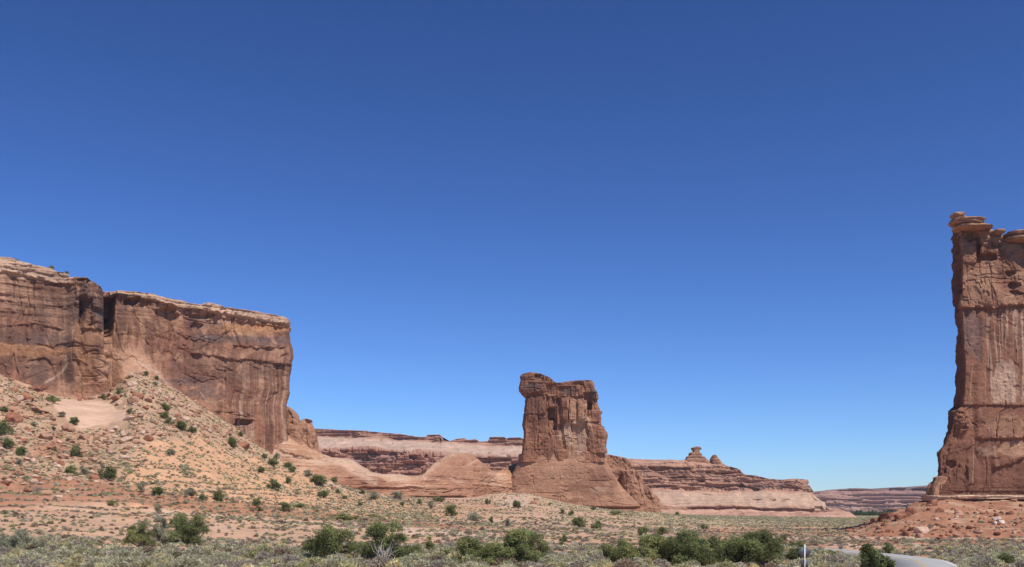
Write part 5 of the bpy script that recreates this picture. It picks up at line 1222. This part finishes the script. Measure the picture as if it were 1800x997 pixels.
p = ground_at(1477, 967); twigs('dead_shrub', p, 7, 30, 1.7, 2.6, M_GREYTWIG, 'bare grey shrub on the verge between the road sign and roadside juniper', 'dead shrub', 0.022)

# shrubs and small junipers out on the slopes and the plain
S_SLOPE = [
 (44,667,12,8,0,'small juniper at the very top of the rubble slope'),(229,651,11,8,0,'juniper on the tip of the rubble cone'),(256,662,11,8,0,'juniper just right of the rubble cone tip'),(274,669,9,8,0,'upper small shrub on the right flank of the rubble cone'),(272,678,10,6,2,'lower pale shrub on the right flank of the rubble cone'),
 (208,694,13,11,0,'dark juniper where the bare ramp ends, above the bedrock pan'),(181,704,11,10,0,'dark juniper beside the thin slab over the bedrock pan'),(150,695,22,10,1,'low olive shrub along the top edge of the bedrock pan'),(92,708,22,11,1,'low olive shrub at the upper left tip of the bedrock pan'),(108,733,13,9,2,'grey shrub left of the bedrock pan'),
 (5,724,14,9,0,'dark juniper at the left margin, halfway up the slope'),(227,728,13,8,0,'small juniper at the right tip of the bedrock pan'),(290,722,17,13,0,'dark juniper in the middle of the rubble cone'),(288,737,15,12,0,'left dark juniper of a touching pair on the rubble cone'),(296,747,16,12,0,'right dark juniper of a touching pair on the rubble cone'),
 (318,757,21,16,0,'larger dark juniper above the orange dune, left of its partner'),(335,762,15,11,0,'smaller dark juniper above the orange dune, right of its partner'),(129,747,17,13,0,'dark juniper against the lower left of the bedrock pan'),(58,750,10,8,2,'grey shrub between big boulders on the left slope'),(92,757,9,7,0,'tiny juniper below the grey shrub left of the pan'),
 (6,766,24,26,0,'tall dark juniper at the left margin'),(9,789,22,18,0,'dark juniper right under the tall one at the left margin'),(34,803,20,16,0,'juniper on the slope above the red bank, near the left margin'),(132,803,23,19,0,'dark juniper in the gully below the bedrock pan'),(95,794,9,8,0,'tiny juniper left of the gully'),(32,818,13,10,2,'grey-green shrub right above the red bank'),
 (122,833,27,13,1,'wide low olive shrub at the foot of the gully'),(147,837,15,17,3,'half-bare shrub left of the rounded brown boulder'),(187,844,31,22,0,'lone dark round juniper at the foot of the rubble slope'),(408,787,19,17,0,'dark juniper beside the reddish rounded boulder on the right flank'),(422,768,10,8,0,'small juniper under the streaked cliff, above the right flank'),
 (383,883,24,19,0,'round green juniper at the lower edge of the orange dune'),(356,880,13,11,0,'small round juniper left of the round green one on the dune edge'),(276,872,20,15,0,'green juniper on the left foot of the dune'),(247,866,17,17,3,'half-bare shrub left of the green juniper at the dune foot'),(193,889,16,10,1,'bright low shrub on the red bank'),(276,902,17,16,3,'dark half-bare shrub below the red bank'),
 (333,872,24,13,2,'pale grey shrub on the dune foot between two junipers'),(297,799,22,9,2,'low grey-green shrub high on the orange dune'),(464,808,11,9,0,'left of two junipers under the slickrock edge'),(486,808,11,10,2,'grey shrub right of the two junipers under the slickrock edge'),(481,821,20,15,0,'dark juniper below the two under the slickrock edge'),(457,831,13,11,0,'small juniper alone on the upper dune'),
 (506,824,15,10,0,'upper juniper near the bare slickrock tongue'),(514,831,13,10,0,'lower juniper near the bare slickrock tongue'),(541,839,15,12,2,'grey shrub at the slickrock foot'),(559,853,30,17,0,'wide dark juniper at the slickrock foot'),(588,849,13,10,0,'small juniper right of the wide dark one at the slickrock foot'),(480,862,22,18,0,'round juniper in the middle of the dune slope'),
 (505,851,13,11,0,'small juniper upslope of the round one on the dune'),(568,876,20,13,0,'juniper below the wide dark one at the slickrock foot'),(593,868,8,8,0,'tiny upright juniper on the dune'),(605,878,9,6,0,'tiny low juniper on the lower dune'),(636,869,11,9,0,'small juniper under the ridge'),(651,862,12,7,0,'small shrub against the ridge base'),(676,868,30,15,0,'wide green juniper at the ridge base'),
 (658,879,21,13,2,'grey-green shrub in front of the ridge base'),(698,878,18,12,2,'olive shrub right of the wide one at the ridge base'),(450,891,15,14,0,'juniper over the dark red rock at the end of the red bank'),(455,899,8,8,0,'tiny juniper beside the dark red rock'),(499,900,20,15,0,'round juniper on the sand below the red bank'),(525,893,22,8,1,'low olive cushion right of the round juniper'),
 (608,915,38,11,1,'long low olive bush on the open sand'),(654,910,19,6,1,'short low olive bush on the open sand'),(633,890,9,7,0,'tiny juniper on the open sand'),(707,890,11,8,0,'small juniper below the ridge hump'),(737,886,11,8,0,'small dark shrub below the ridge hump'),(758,895,17,14,3,'half-bare grey shrub below the ridge hump'),(771,882,22,8,1,'low green shrub against the ridge base'),
 (794,908,21,18,0,'round juniper on the plain in front of the ridge'),(835,916,29,14,2,'wide grey shrub on the plain in front of the ridge'),(857,886,10,8,0,'tiny juniper on the sandy apron'),(909,893,19,12,0,'juniper on the sandy apron below the butte'),(988,904,10,8,0,'left tiny juniper below the butte foot'),(1004,906,12,8,0,'right tiny juniper below the butte foot'),(1018,928,27,17,0,'larger juniper on the plain below the butte'),
 (1050,931,19,14,0,'juniper right of the larger one below the butte'),(864,921,9,12,0,'upright juniper on the plain left of the butte'),(893,926,14,13,2,'grey shrub right of the upright juniper'),(1131,943,25,15,0,'left of two junipers on the plain right of the butte'),(1164,941,20,13,0,'right of two junipers on the plain right of the butte'),(1238,931,14,9,0,'lone round juniper on the pale plain before the stepped mesa'),
 (991,953,15,11,0,'dark juniper just behind the foreground gap'),(988,961,12,9,1,'bright shrub next to the dark juniper behind the foreground gap'),(1043,897,9,6,0,'tiny shrub at the foot of the butte'),(1083,905,22,7,1,'low green shrub at the right foot of the butte'),(966,888,8,5,1,'tiny olive shrub at the left foot of the butte'),(1191,906,8,6,0,'tiny juniper at the foot of the stepped mesa'),
 (90,475,10,7,0,None)]
_proto = {}
def small_proto(kind, k):
    key = (kind, k)
    if key not in _proto:
        kw = [dict(tint=(0.45, 0.45, 0.1)), dict(tint=(0.3, 0.2, 0.5)), dict(tint=(0.3, 0.3, -1.0)), dict(tint=(0.3, 0.4, -1.0), open_=0.9)][kind]
        (v, f, c), (tv, tf) = juniper_parts(2000 + 10 * kind + k, 1.0, 0.8, 8 if kind != 3 else 6, 34 if kind != 3 else 18, 0.07, **kw)
        if kind == 1: c = c * np.array([1.15, 1.15, 1.2])
        a = link_mesh('crown', v, f, M_LEAF, col=c); b = link_mesh('trunk', tv, tf, M_BARK)
        _proto[key] = (a.data, b.data); bpy.data.objects.remove(a); bpy.data.objects.remove(b)
    return _proto[key]
_rs = random.Random(77)
def small_bush(p, w, h, kind, label, group):
    cm, tm = small_proto(kind, _rs.randrange(7))
    nm = 'juniper_bush' if kind in (0, 3) else 'shrub'
    r = empty(nm, p, _rs.uniform(0, 6.28)); r.scale = (w * _rs.uniform(0.85, 1.15), w * _rs.uniform(0.75, 1.1), h / 0.82)
    for q, me in (('crown', cm), ('trunk', tm)):
        o = bpy.data.objects.new(q, me); COL.objects.link(o); o.parent = r
    return tag(r, label, 'juniper' if 'juniper' in label else 'shrub', group)
for u, v, w, h, kind, label in S_SLOPE:
    if label is None: continue
    p = on_ground(u, v); m = p[1] / F
    small_bush((p[0], p[1] + 0.2 * w * m, p[2] - 0.05), w * m * 1.08, h * m * 1.1, kind, label, 'scattered junipers and shrubs of the slopes')
# the few bushes on the rim of the cliff
def rim(u, v, w, h, label):
    Dr = float(D_CL(u)) + 0.035 * (800 - v) + 7
    small_bush(((u - 900) / F * Dr, Dr, CZ + (H0 - v) / F * Dr), w * Dr / F, h * Dr / F, 0, label, 'scattered junipers and shrubs of the slopes')
rim(90, 477, 12, 10, 'round juniper on the rim of the streaked cliff against the sky'); rim(28, 462, 10, 7, 'low juniper on the cliff rim, farthest from the cliff end'); rim(118, 482, 10, 5, 'flat shrub on the cliff rim beside the buttress')

# sagebrush, rabbitbrush and grass
def tuft(seed, n, w, h, blade, up=0.6, width=0.22):
    """a dome of upright blades; unit radius about w"""
    rng = np.random.default_rng(seed)
    a = rng.uniform(0, 2 * np.pi, n); q = np.sqrt(rng.uniform(0, 1, n)) * w
    lump = 1 + 0.25 * np.sin(3 * a + seed) + 0.15 * np.sin(5 * a + 2 * seed)
    x, y = np.cos(a) * q * lump, np.sin(a) * q * lump; top = h * np.sqrt(np.maximum(0.03, 1 - (q / w) ** 2)) * rng.uniform(0.55, 1.1, n)
    tip = np.stack((x, y, top), 1); d = unit(np.stack((x * 0.9, y * 0.9, np.full(n, up * w)), 1) + rng.normal(size=(n, 3)) * 0.35 * w)
    base = tip - d * blade; s = unit(np.cross(d, rng.normal(size=(n, 3)))) * blade * width
    base[:, 2] = np.maximum(base[:, 2], -0.03)
    v = np.stack((base - s, base + s, tip + s * 0.5, tip - s * 0.7), 1).reshape(-1, 3)
    c = np.repeat(rng.uniform(0.86, 1.14, (n, 1)), 4, 0) * np.ones((1, 3))
    return v, np.arange(4 * n).reshape(-1, 4), c
K_SAGE = np.array([[0.500, 0.465, 0.300], [0.450, 0.380, 0.290], [0.430, 0.405, 0.205], [0.600, 0.550, 0.365], [0.320, 0.240, 0.165], [0.640, 0.550, 0.300]])
NAMES = ['grey-green sagebrush', 'purplish grey sagebrush', 'olive sagebrush', 'pale silvery sagebrush', 'dark brownish scrub', 'straw-coloured grass tuft']
NEAR = [tuft(k, 520, 0.62, 0.55, 0.24, width=0.11) for k in range(5)]
MIDT = [tuft(20 + k, 80, 0.6, 0.5, 0.28, width=0.22) for k in range(6)]
FART = [tuft(40 + k, 22, 0.55, 0.45, 0.42, width=0.38) for k in range(6)]
SX, SY, SZ, SS, SK, SU, SV = [], [], [], [], [], [], []
def grow(n, d0, d1, u0, u1, prob, s0, s1, kinds):
    u, D, x, z, v = sample(n, d0, d1, u0, u1)
    pr = prob(u, v, x, D)
    k = (RNG.uniform(size=len(u)) < pr) & ~on_road(x, D) & ~on_pan(u, v)
    m = k.sum()
    SX.append(x[k]); SY.append(D[k]); SZ.append(z[k]); SU.append(u[k]); SV.append(v[k]); SS.append(RNG.uniform(s0, s1, m) * np.where(RNG.uniform(size=m) < 0.12, 1.5, 1))
    SK.append(RNG.choice(6, m, p=kinds))
clump = lambda x, D, sc, sd: sstep(-0.35, 0.45, fbm(x / sc, D / sc, 0 * x, sd, 3))
def red_zone(u, v):
    mid = np.interp(u, [-100, 100, 200, 300, 420, 520, 640, 760], [868, 862, 866, 880, 893, 902, 912, 925]); w = np.interp(u, [-100, 200, 300, 640], [26, 20, 13, 6])
    return (np.abs(v - mid) < w) & (u < 760)
grow(15000, 100, 127, -60, 1900, lambda u, v, x, D: (0.04 + 0.75 * clump(x, D, 5, 901)) * np.where(u > 1480, 0.6, 1) * np.where((D < 112) & (((u > 800) & (u < 965)) | ((u > 1065) & (u < 1385))), 0.3, 1), 0.6, 1.6, [0.29, 0.22, 0.15, 0.17, 0.05, 0.12])
grow(9000, 127, 160, -60, 1900, lambda u, v, x, D: 0.12 + 0.6 * clump(x, D, 8, 902), 0.55, 1.15, [0.28, 0.26, 0.16, 0.1, 0.15, 0.05])
grow(19000, 160, 300, -60, 1900, lambda u, v, x, D: np.where(red_zone(u, v), 0.16, np.where((u > 1490) & (v < 950), 0.10, 0.18 + 0.62 * clump(x, D, 14, 903))), 0.42, 0.95, [0.27, 0.27, 0.14, 0.04, 0.26, 0.02])
grow(26000, 235, 480, -60, 760, lambda u, v, x, D: np.where(v < 870, 0.17 + 0.5 * clump(x, D, 10, 904), 0.2), 0.4, 1.2, [0.34, 0.12, 0.3, 0.12, 0.10, 0.02])
grow(35000, 300, 600, 560, 1565, lambda u, v, x, D: 0.08 + 0.42 * clump(x, D * 0.6, 22, 905), 0.45, 1.0, [0.3, 0.22, 0.2, 0.06, 0.2, 0.02])
grow(29000, 600, 1100, 1100, 1570, lambda u, v, x, D: 0.3 + 0 * u, 0.6, 1.4, [0.42, 0.08, 0.34, 0.1, 0.05, 0.01])
sx, sy, sz, ss, sk, su, sv = (np.concatenate(q) for q in (SX, SY, SZ, SS, SK, SU, SV))
# keep clumps off the big bushes' feet and out of the sign's line of posts
near = np.where((sy < 165) & (su > -5) & (su < 1805) & (sv < 1003))[0]
big = near[np.argsort(-(ss[near] / sy[near]))][:292]
isbig = np.zeros(len(sx), bool); isbig[big] = True
SAGE_ME = {}
for kk in range(6):
    for q in range(5):
        v, f, c = NEAR[q] if kk != 5 else tuft(60 + q, 260, 0.5, 0.62, 0.5, 1.6, 0.10)
        o = link_mesh('sagebrush', v, f, M_SAGE, col=c * K_SAGE[kk]); SAGE_ME[kk, q] = o.data; bpy.data.objects.remove(o)
_short = ['the sprawling grey-green bush', 'the small bright green juniper', 'the broad round juniper', 'the wide olive juniper', 'the tall dark juniper with dead branches', 'the dome-shaped juniper', 'the spreading juniper below the butte', 'the dense juniper thicket', 'the tall blue-green juniper', 'the grey road sign', 'the dark roadside juniper', 'the road bend', 'the corner bush beyond the road']
_shu = [34, 248, 329, 584, 676, 826, 920, 1150, 1342, 1415, 1530, 1630, 1766]
for i in big:
    j = int(np.argmin([abs(su[i] - q) for q in _shu])); du = su[i] - _shu[j]
    rel = 'in front of' if sy[i] < 118 and abs(du) < 40 else ('behind' if sy[i] > 128 and abs(du) < 40 else ('just left of' if du < 0 else 'just right of'))
    o = bpy.data.objects.new('grass_tuft' if sk[i] == 5 else 'sagebrush', SAGE_ME[int(sk[i]), int(RNG.integers(0, 5))]); COL.objects.link(o)
    o.location = (sx[i], sy[i], sz[i] - 0.02); o.scale = (ss[i], ss[i], ss[i] * RNG.uniform(0.8, 1.2)); o.rotation_euler = (0, 0, RNG.uniform(0, 6.28))
    tag(o, f'{NAMES[int(sk[i])]} clump {rel} {_short[j]}' if sk[i] != 5 else f'{NAMES[5]} {rel} {_short[j]}', 'grass' if sk[i] == 5 else 'sagebrush', 'sagebrush and grass clumps of the foreground')
rest = ~isbig
def cover(name, shapes, m, label):
    n = m.sum(); t = K_SAGE[sk[m]] * RNG.uniform(0.7, 1.35, (n, 1))
    scatter_mesh(name, shapes, np.stack((sx[m], sy[m], sz[m] - 0.02), 1), ss[m], RNG.uniform(0, 6.3, n), RNG.integers(0, len(shapes), n), t, M_SAGE, label)
cover('sagebrush_cover', NEAR[:2] + MIDT[:3], rest & (sy < 128), 'low sagebrush carpeting the near ground')
cover('desert_scrub', MIDT, rest & (sy >= 128) & (sy < 300), 'low scrub dotting the plain')
cover('distant_scrub', FART, rest & (sy >= 300), 'low scrub dotting the dune, slopes and far plain')

# far line of green trees at the foot of the most distant mesa
rng = np.random.default_rng(3); n = 9000
tu = rng.uniform(1498, 1580, n); tD = rng.uniform(1180, 1240, n); hh = 6.5 * (0.6 + 0.4 * np.sin(tu / 3.1) * np.sin(tu / 1.7 + 1)) * np.sqrt(rng.uniform(0, 1, n))
zc = gz_uD(tu, tD); c = np.stack(((tu - 900) / F * tD, tD, zc + hh * 0.95 + 0.3), 1)
v, f = tri_leaves(c, unit(rng.normal(size=(n, 3)) + [0, -0.5, 0.6]), 1.6, rng)
o = link_mesh('far_woods', v, f, M_LEAF, col=np.repeat(np.array([0.075, 0.115, 0.05]) * rng.uniform(0.6, 1.4, (n, 1)), 3, 0)); tag(o, 'thin line of far green trees at the foot of the distant mesa', None, None, 'stuff')

# ------------------------------------------------------------------ the air itself: far things pale a little
def air():
    x0, x1, y0, y1, z0, z1 = -3800, 3800, -300, 3600, -3, 126
    v = [(x0, y0, z0), (x1, y0, z0), (x1, y1, z0), (x0, y1, z0), (x0, y0, z1), (x1, y0, z1), (x1, y1, z1), (x0, y1, z1)]
    f = [(0, 3, 2, 1), (4, 5, 6, 7), (0, 1, 5, 4), (1, 2, 6, 5), (2, 3, 7, 6), (3, 0, 4, 7)]
    m = bpy.data.materials.new('air'); m.use_nodes = True; nt = m.node_tree; nt.nodes.clear()
    o = nt.nodes.new('ShaderNodeOutputMaterial'); p = nt.nodes.new('ShaderNodeVolumePrincipled')
    p.inputs['Color'].default_value = (0.80, 0.88, 1.0, 1); p.inputs['Density'].default_value = HAZE; p.inputs['Anisotropy'].default_value = 0.1
    nt.links.new(p.outputs[0], o.inputs['Volume'])
    ob = link_mesh('haze', np.array(v, float), np.array(f), m)
    tag(ob, kind='stuff')
HAZE = 0.00005
air()
